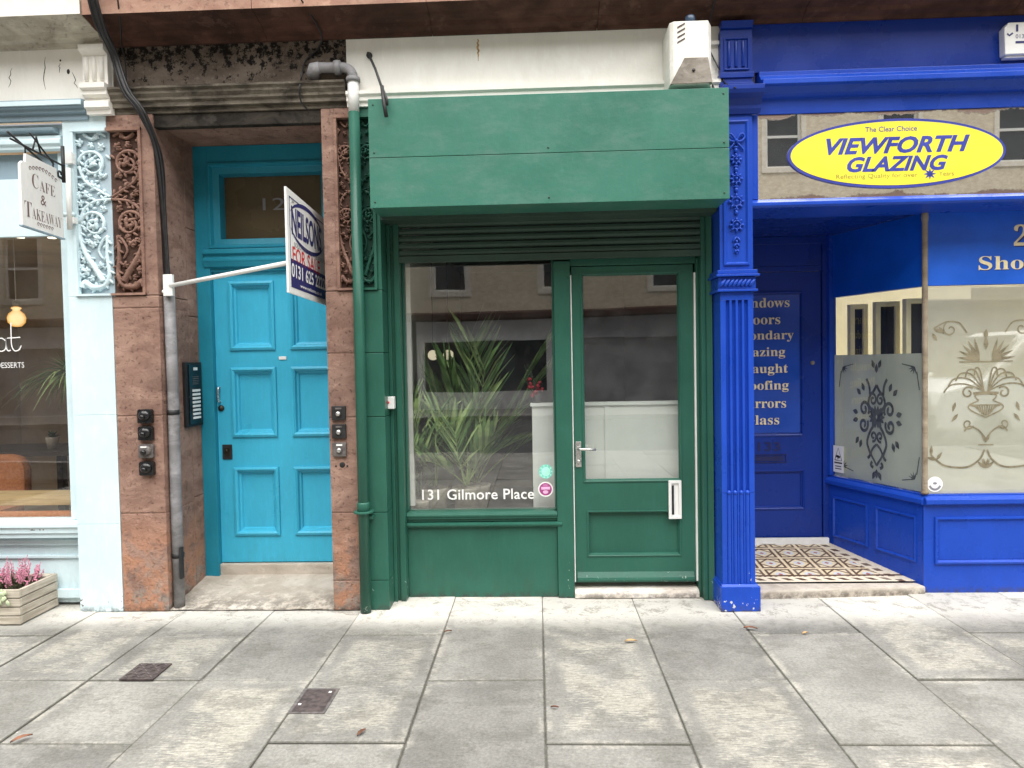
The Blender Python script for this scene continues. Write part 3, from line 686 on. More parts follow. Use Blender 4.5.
b.px([(-.066,3.20),(-.10,3.20),(-.10,3.225),(-.13,3.235),(-.13,3.26),(-.15,3.27),(-.15,3.30),(-.11,3.30),(-.11,3.48),(-.15,3.50),(-.15,3.53),(-.066,3.545)], -2.762, -2.605)
for k in range(3): b.tube([(-2.735+.048*k,-.112,3.325),(-2.735+.048*k,-.112,3.465)], .014, 8)
b.px([(-.066,3.125),(-.10,3.125),(-.105,3.15),(-.125,3.16),(-.125,3.198),(-.066,3.20)], -2.752, -2.598)
b.build('console_bracket', M['cream'], CF)
MB().px([(-.05,3.105),(-.075,3.105),(-.075,3.14),(-.10,3.145),(-.10,3.165),(-.12,3.172),(-.13,3.20),(-.13,3.212),(-.05,3.226)], -4.9, -2.764).build('fascia_moulding', M['bluegrey'], CF)
MB().px([(-.131,3.176),(-.136,3.178),(-.136,3.205),(-.131,3.207)], -4.9, -2.766).build('fascia_groove', M['lightblue'], CF)
b = MB(); b.box(-4.9,-2.9395,-.02,.12,3.03,3.10); b.px([(-.02,2.93),(-.045,2.94),(-.045,2.955),(-.06,2.97),(-.06,2.995),(-.05,3.0),(-.05,3.02),(-.02,3.03)], -4.9, -2.96)
b.box(-3.02,-2.9395,.0,.12,.58,2.93); b.build('window_frame', M['lightblue'], CF, bevel=.004)
MB().px([(-.021,3.035),(-.075,3.045),(-.08,3.062),(-.021,3.072)], -4.9, -2.985).build('blind_box', M['bluegrey'], CF, bevel=.003)
MB().box(-4.9,-3.02,.02,.05,2.775,2.93).build('blind_fascia', M['bluegrey'], CF)
MB().box(-4.9,-3.02,.012,.05,2.408,2.773).build('transom_panel', M['lightblue'], CF, bevel=.002)
pane = MB().quad((-4.9,.06,.56),(-3.015,.06,.56),(-3.015,.06,2.408),(-4.9,.06,2.408)).build('window_pane', M['glass_cafe'], CF)
b = MB()
# single-line script letters 'at'
sp = [(x,zz) for x, zz in bez([(-3.452,1.745),(-3.475,1.762),(-3.505,1.752),(-3.515,1.715),(-3.50,1.682),(-3.472,1.680),(-3.452,1.70),(-3.448,1.76),(-3.447,1.70),(-3.437,1.680),(-3.42,1.684)],8)]
b.ribbon(sp, .0075, .0555)
b.ribbon(bez([(-3.412,1.862),(-3.413,1.78),(-3.412,1.715),(-3.395,1.680),(-3.365,1.685),(-3.348,1.712)],8), .0075, .0555)
b.ribbon([(-3.44,1.762),(-3.40,1.764),(-3.352,1.766)], .007, .0552)
b.text('DESSERTS', -3.334, 1.586, .0555, h=.036, w=.185, align='R', bold=.0)
b.build('lettering', M['whiteprint'], pane)
b = MB(); b.px([(.10,.49),(-.03,.49),(-.03,.515),(-.045,.525),(-.045,.55),(-.06,.565),(-.06,.585),(.0,.598),(.10,.598)], -4.9, -2.9395); b.v = [q-Vector((0,0,.020)) for q in b.v]; b.build('window_sill', M['lightblue'], CF, bevel=.002)
b = MB(); b.box(-4.9,-2.9395,.06,.14,.02,.492); b.px([(.06,.40),(.03,.41),(.03,.44),(.045,.455),(.06,.46)], -4.9, -2.9395); b.px([(.06,.315),(.04,.32),(.04,.335),(.06,.34)], -4.9, -2.9395)
b.box(-4.9,-2.9395,.03,.059,.06,.115); b.build('stall_riser', M['lightblue'], CF, bevel=.002)
b = MB(); b.text('2 n', -3.215, .536, -.0465, h=.025, w=.09); b.build('old_lettering', M['brownprint'], CF)
b = MB(); b.box(-5.6,-2.70,2.8,2.9,0,3.0); b.box(-5.6,-5.5,.15,2.8,0,3.0); b.box(-2.75,-2.70,.3,2.8,0,3.0); b.build('interior_wall', M['intbrown'], CF)
MB().box(-5.6,-2.70,.15,2.9,2.62,2.70).build('interior_ceiling', M['intbrown'], CF)
MB().box(-5.6,-2.70,.15,2.9,-.02,.03).build('interior_floor', M['darkwood'], CF)
MB().box(-4.9,-2.70,.06,.3,3.0,3.1).build('interior_lintel', M['intbrown'], CF)

b = MB(); b.box(-4.8,-3.03,.20,.42,.635,.70); b.box(-3.10,-3.04,.25,.38,.03,.634); b.box(-4.6,-4.54,.25,.38,.03,.634)
tag(b.build('window_bench', M['oak'], bevel=.004), 'pale pine bench top running along inside the cafe window', 'bench')
def cushion(b, x0, x1, y0, y1, z0, z1, r):
    b.box(x0,x1,y0,y1,z0,z1)
t = thing('cafe_chair', 'tan orange upholstered chair behind the cafe window bench', 'chair', (-4.33,.8,.03))
b = MB(); b.py([(-4.55,.50),(-4.10,.50),(-4.075,.56),(-4.070,.76),(-4.09,.83),(-4.13,.868),(-4.20,.885),(-4.48,.885),(-4.55,.86),(-4.60,.78),(-4.60,.56)], .97, 1.06); b.build('backrest', M['orange'], t, bevel=.03)
b = MB(); b.box(-4.60,-4.075,.55,.975,.40,.50); b.build('seat', M['orange'], t, bevel=.03)
for x in (-4.57,-4.105):
    for y in (.59,1.0): MB().tube([(x,y,.031),(x,y,.41)], .014, 8).build('leg', M['blackm'], t)
t = thing('seat_cushion', 'long tan orange seat pad just inside the cafe window glass', 'cushion', (-3.6,.2,.5))
b = MB(); b.box(-4.6,-3.06,.12,.195,.46,.605); b.build('pad', M['orange'], t, bevel=.025)
MB().box(-4.6,-3.06,.12,.40,.40,.458).build('base', M['darkwood'], t)
t = thing('cafe_table', 'dark wooden cafe table with thin legs near the back', 'table', (-4.1,1.2,.03))
MB().box(-4.75,-3.75,1.05,1.65,.86,.90).build('tabletop', M['darkwood'], t, bevel=.004)
for x in (-4.68,-4.02): MB().box(x-.025,x+.025,1.30,1.36,.03,.86).build('leg', M['darkwood'], t)
def strap_leaves(b, c, n, L, spread, up=.6, w=.012, droop=1., seed=1, m=0):
    rnd = random.Random(seed)
    for i in range(n):
        a = rnd.uniform(0, 2*PI); l = L*rnd.uniform(.6,1.1); e = rnd.uniform(.15,1.0)*spread
        pts = []; 
        for k in range(7):
            t_ = k/6; r = l*t_*math.sin(e)*(1+.2*t_); h = l*t_*math.cos(e)*up*1.4 - droop*l*(t_**2.2)*.75*math.sin(e)
            pts.append(Vector((c[0]+r*math.cos(a), c[1]+r*math.sin(a), c[2]+h)))
        side = Vector((-math.sin(a), math.cos(a), 0))
        vs = []
        for k, p in enumerate(pts):
            ww = w*(1-.92*(k/6)**1.6)*(.6+.4*min(1,k/1.5)); vs += [p+side*ww+Vector((0,0,ww*.5)), p, p-side*ww+Vector((0,0,ww*.5))]
        fs = []
        for k in range(6): fs += [(3*k,3*k+1,3*k+4,3*k+3),(3*k+1,3*k+2,3*k+5,3*k+4)]
        b.add(vs, fs, (m+1 if rnd.random() < .3 else m), True)
t = thing('potted_succulent', 'small dark plant in a pale pot on the cafe table', 'plant', (-4.0,1.2,.90))
MB().lathe([(.035,0),(.05,.09),(.052,.10),(.045,.10),(.04,.085)], (-4.0,1.2,.90), 14).build('pot', M['terracotta'], t)
b = MB(); strap_leaves(b, (-4.0,1.2,.985), 22, .10, .9, seed=4, w=.014, droop=.3); b.build('foliage', [M['leafdark'], M['leafdark']], t)
t = thing('hanging_plant', 'arching spider plant beside the cafe window edge', 'plant', (-3.40,.62,1.30))
b = MB(); strap_leaves(b, (-3.42,.62,1.50), 110, .42, 1.3, seed=8, w=.010, droop=1.35); b.build('foliage', [M['leaf'], M['leafpale']], t)
MB().lathe([(.045,0),(.07,.12),(.075,.13),(.06,.13)], (-3.36,.62,1.30), 14).build('pot', M['terracotta'], t)
MB().tube([(-3.36,.62,1.43),(-3.36,.62,2.62)], .003, 5).build('cord', M['blackm'], t)
t = thing('pendant_lamp', 'lit amber glass pendant lamp hanging inside the cafe window', 'lamp', (-3.87,.7,1.88))
MB().lathe([(.001,-.068),(.03,-.064),(.055,-.035),(.060,0),(.05,.03),(.028,.05),(.022,.058),(.034,.07),(.030,.078),(.012,.084)], (-3.873,.7,1.945), 20).build('globe', M['lampglow'], t)
MB().lathe([(.020,.079),(.022,.10),(.012,.12),(.004,.122)], (-3.873,.7,1.952), 12).build('cap', M['brass'], t)
MB().tube([(-3.873,.7,2.07),(-3.873,.7,2.62)], .003, 5).build('cord', M['whitepaint'], t)
sp0 = None
for i, (x, y, l) in enumerate([(-4.05,1.0,'first from the left'),(-3.83,1.05,'in the middle'),(-3.55,.9,'last on the right')]):
    tag(MB().lathe([(.03,.0),(.03,-.02),(.012,-.022)], (x,y,2.618), 12).build('ceiling_spotlight', M['spot']), 'small lit ceiling spot inside the cafe, ' + l, 'spotlight', 'lit spots on the cafe ceiling')

# ------------------------------------------------------------------ green shopfront
G = thing('green_shopfront', 'green painted shopfront with a boxed shutter housing, one display window and a half glazed door', 'shopfront', (.1,0,0))
b = MB()
for z0, z1 in zip(ZR[:-1], ZR[1:]): b.box(-1.1115, -.948, YF, .20, z0+.0015, z1-.0015)
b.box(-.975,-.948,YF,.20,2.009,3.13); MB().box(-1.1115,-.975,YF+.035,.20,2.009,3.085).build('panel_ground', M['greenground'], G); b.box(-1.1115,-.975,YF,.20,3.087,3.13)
b.build('pilaster', M['green'], G, bevel=.004)
b = MB(); carve(b, -1.095, .125, 2.02, 1.05, YF+.033, 1); panel_edge(b, -1.1105, -.973, 2.009, 3.087, 'RTB'); b.build('carved_panel', M['green'], G)
# inner stile with shutter channel, shutter, head
b = MB(); b.pz([(-.947,.085),(-.925,.085),(-.925,.11),(-.905,.11),(-.905,.09),(-.868,.09),(-.868,.22),(-.947,.22)], .0, 2.44); b.build('shutter_channel', M['green'], G, bevel=.004); b = MB()
b.pz([(1.048,.09),(1.075,.09),(1.075,.22),(1.048,.22)], .0, 2.44); b.build('shutter_channel', M['green'], G, bevel=.004); b = MB(); b.pz([(1.0755,.10),(1.112,.07),(1.112,.22),(1.0755,.22)], .0, 2.449)
b.build('shutter_channel', M['green'], G, bevel=.004)
b = MB(); b.box(-.9475,1.112,-.055,.10,2.440,3.07); b.build('head_board', M['greendark'], G)
b = MB(); b.px([(-.30,2.458),(-.056,2.458),(-.056,3.075),(-.30,3.079)], -.946, 1.117); b.build('canopy_box', M['greenfade'], G, bevel=.006)
b = MB(); b.box(-.949,1.120,-.308,-.301,2.456,2.742); b.box(-.949,1.120,-.306,-.301,2.746,3.083); b.build('canopy_facing', M['greenfade'], G, bevel=.002)
for i_, (x, z) in enumerate(((-.92,2.775),(-.92,3.05),(.09,2.775),(1.09,2.775),(1.09,3.05),(-.92,2.49),(1.09,2.49),(.09,2.49))):
    MB().lathe([(.0055,0),(.0055,-.002),(.001,-.0035)], (x,-.3085 if z < 2.74 else -.3065,z), 10, axis='y').build('screw', M['greendark'], G)
b = MB()
for k in range(5):
    z = 2.205+.046*k+.03
    b.px([(.115,z),(.098,z+.006),(.094,z+.020),(.098,z+.036),(.115,z+.042)], -.867, 1.047)
b.px([(.125,2.195),(.088,2.195),(.088,2.234),(.115,2.238),(.125,2.238)], -.867, 1.047)
b.build('roller_shutter', M['greendark'], G)
# frieze above the box
b = MB(); b.box(-1.135,1.139,YF+.002,.2,3.225,3.56); b.px([(-.05,3.13),(-.075,3.13),(-.075,3.15),(-.09,3.16),(-.09,3.182),(-.105,3.195),(-.105,3.215),(-.05,3.2245)], -1.133, 1.139)
b.build('frieze_board', M['cream'], G)
b = MB(); rnd = random.Random(8); b.ribbon([(-.322+rnd.uniform(-.004,.004),3.52-.012*k) for k in range(12)], [.003+.010*math.sin(PI*min(1,k/11+.1)) for k in range(12)], YF+.0012); b.build('rust_streak', M['rust'], G)
b = MB(); b.box(.905,.91,YF-.004,YF+.01,3.23,3.55); b.px([(YF,3.43),(YF-.02,3.43),(YF-.02,3.45),(YF,3.46)], 1.045, 1.139); b.build('frieze_batten', M['cream'], G)
# window frame, stall riser, mullion
YW = .17
b = MB()
b.box(.120,.226,.150,.26,.0,2.19)
b.pz([(-.867,.165),(-.860,.165),(-.855,.18),(-.855,.24),(-.867,.24)], .578, 2.245); b.pz([(.119,.165),(.112,.165),(.107,.18),(.107,.24),(.119,.24)], .578, 2.245)
b.build('window_frame', M['green'], G, bevel=.004)
b = MB(); b.px([(.24,.525),(.150,.525),(.150,.533),(.142,.543),(.142,.552),(.160,.568),(.24,.578)], -.867, .119)
b.px([(.24,.466),(.165,.466),(.150,.470),(.138,.482),(.138,.492),(.155,.500),(.24,.505)], -.867, .150)
b.px([(.24,.506),(.163,.506),(.163,.524),(.24,.524)], -.867, .119); b.build('window_sill', M['green'], G, bevel=.0015)
b = MB(); b.box(-.867,.119,.172,.24,.0,.465); b.build('stall_riser', M['greenclean'], G, bevel=.003)
pane = MB().quad((-.86,.20,.575),(.112,.20,.575),(.112,.20,2.26),(-.86,.20,2.26)).build('display_window', M['glass_green'], G)
MB().text('131 Gilmore Place', -.400, .678, .196, w=.742, bold=.012, space=1.04).build('lettering', M['whiteprint'], pane)
b = MB(); b.disc(.051,.823,.047,.047,.1965); b.build('sticker', M['stickteal'], pane, label='round mint green sticker')
b = MB(); b.disc(.051,.823,.030,.030,.1955); b.build('sticker_print', M['stickmint'], pane)
b = MB(); b.ring
for k in range(10):
    a = k*PI*2/10; b.disc(.051+.039*math.cos(a), .823+.039*math.sin(a), .004, .006, .1955, 8)
b.build('sticker_print', M['stickmint'], pane)
b = MB(); b.disc(.047,.706,.050,.050,.1965); b.build('sticker', M['whiteprint'], pane, label='round magenta sticker with a white rim')
b = MB(); b.disc(.047,.706,.041,.041,.1958); b.build('sticker_print', M['stickmag'], pane)
b = MB(); b.box(.018,.076,.1945,.1954,.704,.722); b.disc(.047,.688,.018,.012,.1950,16); b.text('OOO', .047, .733, .195, w=.034, h=.010); b.build('sticker_print', M['stickpink'], pane)
# door
b = MB()
DX0, DX1, DZ0, DZ1 = .236, 1.018, .088, 2.155
GL = (.297, .936, .752, 2.112)
b.leaf_panels(DX0, DX1, DZ0, DZ1, .185, .235, [(.318,.925,.262,.56)], depth=.014, bol=.014, w=.040)
bb = MB()
# cut the glazed opening: rebuild the leaf with it
bb.leaf_panels(DX0, DX1, DZ0, DZ1, .185, .235, [(.318,.925,.262,.56), GL], depth=.03, bol=.006, w=.016)
# drop the closing faces of the glazed panel and the back
keep = []
def in_gl(f): 
    q = [bb.v[i] for i in f]; c = sum(q, Vector())/len(q)
    return len(f) == 4 and abs(c.x-(GL[0]+GL[1])/2) < .02 and abs(c.z-(GL[2]+GL[3])/2) < .02 and (max(p.x for p in q)-min(p.x for p in q)) > .5 and (max(p.z for p in q)-min(p.z for p in q)) > .5
ks = [i for i, f in enumerate(bb.f) if not in_gl(f)]
back = [i for i in ks if all(abs(bb.v[j].y-.235) < 1e-6 for j in bb.f[i])]
ks = [i for i in ks if i not in back]
bb.f, bb.mi, bb.sm = [bb.f[i] for i in ks], [bb.mi[i] for i in ks], [bb.sm[i] for i in ks]
x0, x1, z0, z1 = DX0, DX1, DZ0, DZ1
for a, c, d, e in ((x0,GL[0],z0,z1),(GL[1],x1,z0,z1),(GL[0],GL[1],z0,GL[2]),(GL[0],GL[1],GL[3],z1)): bb.quad((a,.235,d),(a,.235,e),(c,.235,e),(c,.235,d))
gd = bb.build('door', M['greenclean'], G)
MB().quad((GL[0]+.012,.213,GL[2]+.012),(GL[1]-.012,.213,GL[2]+.012),(GL[1]-.012,.213,GL[3]-.012),(GL[0]+.012,.213,GL[3]-.012)).build('door_pane', M['glass_door'], gd)
b = MB(); b.px([(.186,.095),(.165,.097),(.160,.110),(.165,.125),(.186,.16)], DX0+.01, DX1-.01); b.build('weather_bar', M['green'], gd, bevel=.002)
b = MB(); b.box(.246,.284,.176,.1845,.852,1.02); b.build('handle_plate', M['chrome'], gd, bevel=.003)
b = MB(); b.tube([(.265,.18,.975),(.265,.135,.975),(.275,.128,.975),(.375,.128,.972)], .009, 10); b.lathe([(.012,0),(.012,-.012),(.002,-.013)], (.265,.176,.89), 12, axis='y'); b.build('door_handle', M['chrome'], gd)
b = MB(); b.ring(.846,.928,.507,.757,.018,.166,.1845); b.box(.864,.910,.176,.1844,.52,.74); b.build('letter_plate', M['whitepaint'], gd, bevel=.002)
MB().box(.866,.880,.171,.1755,.535,.725).build('letter_slot', M['blackm'], gd)
b = MB(); b.box(.2285,.2345,.160,.24,.10,2.10); b.box(1.020,1.030,.165,.24,.10,2.10); b.build('draught_strip', M['white'], G)
b = MB(); b.box(1.031,1.0475,.15,.26,.0,2.19); b.box(.2265,1.0305,.165,.26,2.160,2.245); b.build('door_frame', M['green'], G, bevel=.003)
MB().px([(.130,.0),(.130,.030),(.145,.050),(.30,.062),(.30,.0)], .2265, 1.0305).build('door_sill', M['sill'], G, bevel=.006)
# interior
b = MB(); b.box(-1.10,1.10,3.9,4.0,0,2.8); b.box(1.05,1.10,.27,3.9,0,2.8); b.build('interior_wall', M['intdark'], G)
MB().box(-1.10,-.90,.262,3.9,0,2.8).build('interior_wall', M['intwhite'], G, label='white painted side wall')
MB().box(-.899,-.825,.225,.261,.60,2.26).build('reveal_lining', M['intwhite'], G)
b = MB(); b.box(-1.10,1.10,.262,4.0,2.62,2.8); b.build('interior_ceiling', M['intdark'], G)
b = MB(); b.box(-1.10,1.10,.262,4.0,-.02,.05); b.box(-.899,-.06,.262,.75,.05,.50); b.build('interior_floor', M['intdark'], G)
t = thing('white_partition', 'pale grey panelled counter partition behind the green shop door', 'partition', (.5,.32,.05))
b = MB(); b.box(-.035,1.04,.30,.34,.05,1.245); b.box(-.045,1.045,.285,.36,1.246,1.268); b.build('panel', M['intgrey'], t, bevel=.003)
b = MB()
for x in (.45,.98): b.box(x,x+.03,.291,.2995,.06,1.24)
b.build('batten', M['intgrey'], t)
gl = ('left', 'right')
for i, x in enumerate((-.83, -.705)):
    t = thing('globe_lamp', 'small lit cream globe lamp inside the green shop, the %s of the pair' % gl[i], 'lamp', (x,1.2,1.57), 'globe lamps inside the green shop')
    b = MB(); b.blob((x,1.2,1.615),.042,.042,.042,14,10); b.build('globe', M['globeglow'], t)
    MB().tube([(x,1.2,1.657),(x,1.2,2.62)], .003, 5).build('cord', M['blackm'], t)
# palms in the window
def frond(b, base, az, L, elev, droop, nl=16, leafL=.20, w=.0165, seed=0, m=0):
    rnd = random.Random(seed); d = Vector((math.cos(az), math.sin(az), 0)); pts = []
    for k in range(12):
        t_ = k/11; r = L*t_*math.cos(elev)*(1+.15*t_); h = L*t_*math.sin(elev) - droop*L*t_*t_
        pts.append(Vector(base)+d*r+Vector((0,0,h)))
    for q in pts: q.x = min(max(q.x,-.82),.115); q.y = max(q.y,.225)
    b.tube(pts, [.006*(1-.8*k/11) for k in range(12)], 5, m=1)
    side = Vector((-d.y, d.x, 0))
    for j in range(nl):
        t_ = .28+.72*j/(nl-1); f = t_*11; k = min(10,int(f)); p = pts[k].lerp(pts[k+1], f-k); tan = (pts[k+1]-pts[k]).normalized()
        l = leafL*(.55+.9*math.sin(PI*min(1,t_*.85)))*rnd.uniform(.8,1.15)
        for sgn in (-1,1):
            o = (tan*(.75+.25*t_)+side*sgn*rnd.uniform(.5,.62)+Vector((0,0,rnd.uniform(.05,.2)))).normalized()
            q1 = p+o*l*.5; q2 = p+o*l+Vector((0,0,-.10*l*rnd.uniform(.0,1.8))); n_ = o.cross(Vector((rnd.uniform(-.3,.3),rnd.uniform(-.6,.2),1))).normalized()*w
            mm = 1 if rnd.random() < .38 else 0
            vs = [p+n_*.4,p-n_*.4,q1+n_,q1-n_,q2]
            for q in vs: q.x = min(max(q.x,-.82),.12+.4*max(0,q.y-.5)); q.y = max(q.y,.222)
            b.add(vs, [(0,1,3,2),(2,3,4)], mm, True)
def palm(label, c, spec, pot=True, seed=1):
    t = thing('palm_plant', label, 'plant', c, 'palms in the green shop window')
    b = MB()
    for i, (az, L, el, dr, nl, ll) in enumerate(spec): frond(b, (c[0]+.02*math.cos(az), c[1]+.02*math.sin(az), c[2]+.2), R(az), L, R(el), dr, nl, ll, seed=seed*50+i)
    b.build('foliage', [M['leaf'], M['leafpale']], t)
    MB().lathe([(.075,0),(.10,.17),(.105,.19),(.09,.19),(.085,.17)], c, 18).build('pot', M['terracotta'], t)
    MB().lathe([(.084,.15),(.084,.165),(.001,.168)], c, 14).build('soil', M['soil'], t)
    return t
rnd = random.Random(5)
palm('bushy palm with spiky fronds low in the green shop window', (-.50,.42,.50), [(rnd.uniform(0,360), rnd.uniform(.40,.66), rnd.uniform(48,86), rnd.uniform(.05,.3), 9, .28) for _ in range(13)], seed=2)
palm('tall palm behind with a long feathery frond leaning to the mullion', (-.44,.50,.50), [(2,1.18,66,.06,28,.25),(5,1.10,63,.12,22,.22),(12,.88,48,.30,11,.24),(100,1.02,82,.05,11,.34),(172,1.0,72,.15,10,.30),(60,.95,84,.1,10,.32),(205,.90,80,.1,10,.30),(140,.8,64,.3,10,.26),(250,1.04,86,.05,11,.32),(300,.9,80,.1,10,.3),(180,.75,58,.3,9,.26)], seed=3)
palm('thin grassy palm drooping by the white reveal of the green shop window', (-.72,.40,.50), [(rnd.uniform(40,300), rnd.uniform(.45,.85), rnd.uniform(62,88), rnd.uniform(.2,.5), 9, .22) for _ in range(12)], seed=4)
t = thing('leafy_houseplant', 'small broad leaved dark plant low at the left of the shop window', 'plant', (-.80,.33,.50))
b = MB(); rnd = random.Random(2)
for i in range(16):
    a = rnd.uniform(0,2*PI); b.blob((-.80+.06*math.cos(a),.34+.05*math.sin(a),.72+rnd.uniform(-.06,.14)), .045,.004,.025, 8, 4, rot=rnd.uniform(0,PI))
b.tube([(-.80,.34,.55),(-.80,.34,.80)], .006, 5); b.build('foliage', M['leafdark'], t)
MB().lathe([(.045,0),(.06,.10),(.062,.115),(.05,.115)], (-.80,.34,.50), 14).build('pot', M['terracotta'], t)
t = thing('red_flower', 'dark red flowers standing on the pale partition inside the window', 'flowers', (-.01,.32,1.27))
b = MB(); rnd = random.Random(9)
for i in range(14): b.blob((.0+rnd.uniform(-.05,.05),.325+rnd.uniform(-.025,.025),1.37+rnd.uniform(-.06,.07)), .016,.014,.013, 7, 4, rot=rnd.uniform(0,3))
b.build('petals', M['redflower'], t)
b = MB()
for i in range(6): b.tube([(.0,.325,1.29),(rnd.uniform(-.1,.05),.325+rnd.uniform(-.03,.03),1.47+rnd.uniform(-.05,.06))], .003, 5)
b.build('stem', M['leafdark'], t); MB().lathe([(.025,0),(.035,.05),(.025,.055)], (.0,.325,1.270), 12).build('vase', M['blackm'], t)

# ------------------------------------------------------------------ blue shopfront
B = thing('blue_shopfront', 'royal blue glazing shopfront with fluted pilaster, mirrored fascia and splayed porch window', 'shopfront', (2.2,0,0))
PX0, PX1, PY = 1.119, 1.317, -.09
pl = MB(); pl.box(PX0-.016,PX1+.024,PY-.022,.25,.0,.148); pl.px([(.25,.149),(PY-.018,.149),(PY-.006,.162),(.25,.162)], PX0-.008, PX1+.012)
pr = [(PX0,.25),(PX0,PY)]; pr2 = [(PX0,.25),(PX0,PY)]
nf = 4; fw = (PX1-PX0-.05)/nf
for k in range(nf):
    a = PX0+.025+k*fw
    pr.append((a+.004,PY)); pr2.append((a+.004,PY))
    for j in range(9):
        q = PI*j/8; pr.append((a+fw/2-(fw/2-.007)*math.cos(q), PY+.022*math.sin(q))); pr2.append((a+fw/2-(fw/2-.007)*math.cos(q), PY+.006-.010*math.sin(q)))
    pr.append((a+fw-.004,PY)); pr2.append((a+fw-.004,PY))
pr += [(PX1,PY),(PX1,.25)]; pr2 += [(PX1,PY),(PX1,.25)]
pl.pz(pr2, .163, .722); pl.pz(pr, .724, 1.895); pl.box(PX0,PX1,PY,.25,1.896,1.944)
for k in range(nf):
    a = PX0+.025+(k+.5)*fw; pl.blob((a,PY+.004,.724),.013,.014,.016,10,6); 
# upper shaft
pl.box(PX0,PX1,PY,.25,2.078,3.002)
pl.frame(PX0+.022,PX1-.022,2.105,2.97,[(0,PY-.001),(.0,PY-.010),(.010,PY-.012),(.020,PY-.001)])
pl.build('pilaster', M['blue'], B, bevel=.0025)
b = MB()
b.box(PX0-.03,PX1+.03,PY-.035,.24,2.036,2.050); b.box(PX0-.02,PX1+.02,PY-.022,.24,2.052,2.076); b.box(PX0-.012,PX1+.012,PY-.012,.24,1.962,2.034); b.box(PX0-.022,PX1+.022,PY-.024,.24,1.946,1.960)
for k in range(8): b.blob((PX0+.012+k*.025,PY-.016,1.998),.030,.012,.012,8,5,rot=.95)
b.build('capital', M['blue'], B, bevel=.0025)
b = MB(); cx = (PX0+PX1)/2
for sx in (-1,1):
    b.tube(bez([(cx,PY-.012,2.845),(cx+sx*.03,PY-.016,2.885),(cx+sx*.05,PY-.012,2.87),(cx+sx*.035,PY-.014,2.845),(cx,PY-.014,2.84)],5), .007, 6)
    b.tube(bez([(cx,PY-.01,2.84),(cx+sx*.025,PY-.012,2.815),(cx+sx*.045,PY-.010,2.79)],5), .006, 6)
b.blob((cx,PY-.016,2.845),.012,.012,.014)
for i, z in enumerate((2.735,2.62,2.485,2.345)):
    rr = (.026,.030,.038,.034)[i]
    for j in range(8): a = j*PI/4; b.blob((cx+rr*math.cos(a),PY-.009,z+rr*math.sin(a)), .013,.009,.008, 7, 4, rot=a)
    b.tube([(cx+rr*.72*math.cos(a*PI/6),PY-.010,z+rr*.72*math.sin(a*PI/6)) for a in range(13)], .005, 6)
    b.blob((cx,PY-.016,z),.010,.010,.010)
for z in (2.79,2.675,2.555,2.42): b.blob((cx,PY-.008,z),.012,.009,.016); b.blob((cx,PY-.008,z+.02),.016,.007,.007)
for z, k in ((2.26,1),(2.225,.8),(2.19,.6)):
    for sx in (-1,1): b.blob((cx+sx*.012*k,PY-.008,z),.02*k,.008,.008,7,4,rot=-sx*.9)
    b.blob((cx,PY-.009,z-.015),.007*k,.008,.013*k)
b.build('floral_drop', M['blue'], B)
b = MB(); pxa, pxb = PX0+.005, PX1-.005
b.px([(PY+.01,3.003),(PY-.015,3.003),(PY-.03,3.03),(PY-.03,3.05),(PY-.055,3.08),(PY-.09,3.10),(PY-.10,3.12),(PY-.10,3.145),(PY+.01,3.15)], PX0-.0, PX1+.045)
b.box(PX0+.01,PX1+.0,YF-.045,.2,3.151,3.50)
b.box(PX0+.004,PX1+.006,YF-.055,.2,3.215,3.245); b.box(PX0+.004,PX1+.006,YF-.055,.2,3.155,3.185)
b.frame(PX0+.03,PX1-.02,3.26,3.45,[(0,YF-.046),(0,YF-.054),(.008,YF-.054),(.012,YF-.046)])
for k in range(3): b.tube([(PX0+.06+.042*k,YF-.047,3.28),(PX0+.06+.042*k,YF-.047,3.43)], .010, 8)
b.px([(YF-.04,3.502),(YF-.06,3.505),(YF-.075,3.54),(YF,3.545)], PX0+.01, PX1+.0)
b.build('corbel', M['bluedoor'], B, bevel=.002)
X1 = 4.9
MB().box(PX1+.002,X1,YF,.2,3.262,3.56).build('fascia_board', M['bluedoor'], B)
MB().px([(.0,3.012),(-.055,3.012),(-.055,3.10),(-.075,3.105),(-.10,3.118),(-.125,3.15),(-.155,3.155),(-.155,3.185),(-.115,3.195),(-.10,3.22),(-.085,3.228),(-.085,3.255),(.0,3.261)], PX1+.047, X1).build('cornice', M['blue'], B, bevel=.003)
b = MB(); b.px([(.25,2.448),(-.075,2.448),(-.085,2.46),(-.085,2.478),(-.065,2.492),(-.052,2.503),(.25,2.503)], PX1+.0015, X1); b.box(PX1+.0015,1.362,-.058,.2,2.504,3.011); b.build('transom_rail', M['blue'], B, bevel=.002)
MB().box(1.363,X1,-.046,.0,2.504,3.011).build('mirror_fascia', M['mirror'], B)
b = MB()
for k in range(12): b.box(1.3195,X1,.252+.075*k,.252+.075*k+.071,2.456,2.475)
b.build('soffit', M['bluedoor'], B)
MB().box(1.3,X1,.0,1.2,2.477,2.503).build('soffit_boarding', M['bluedoor'], B)
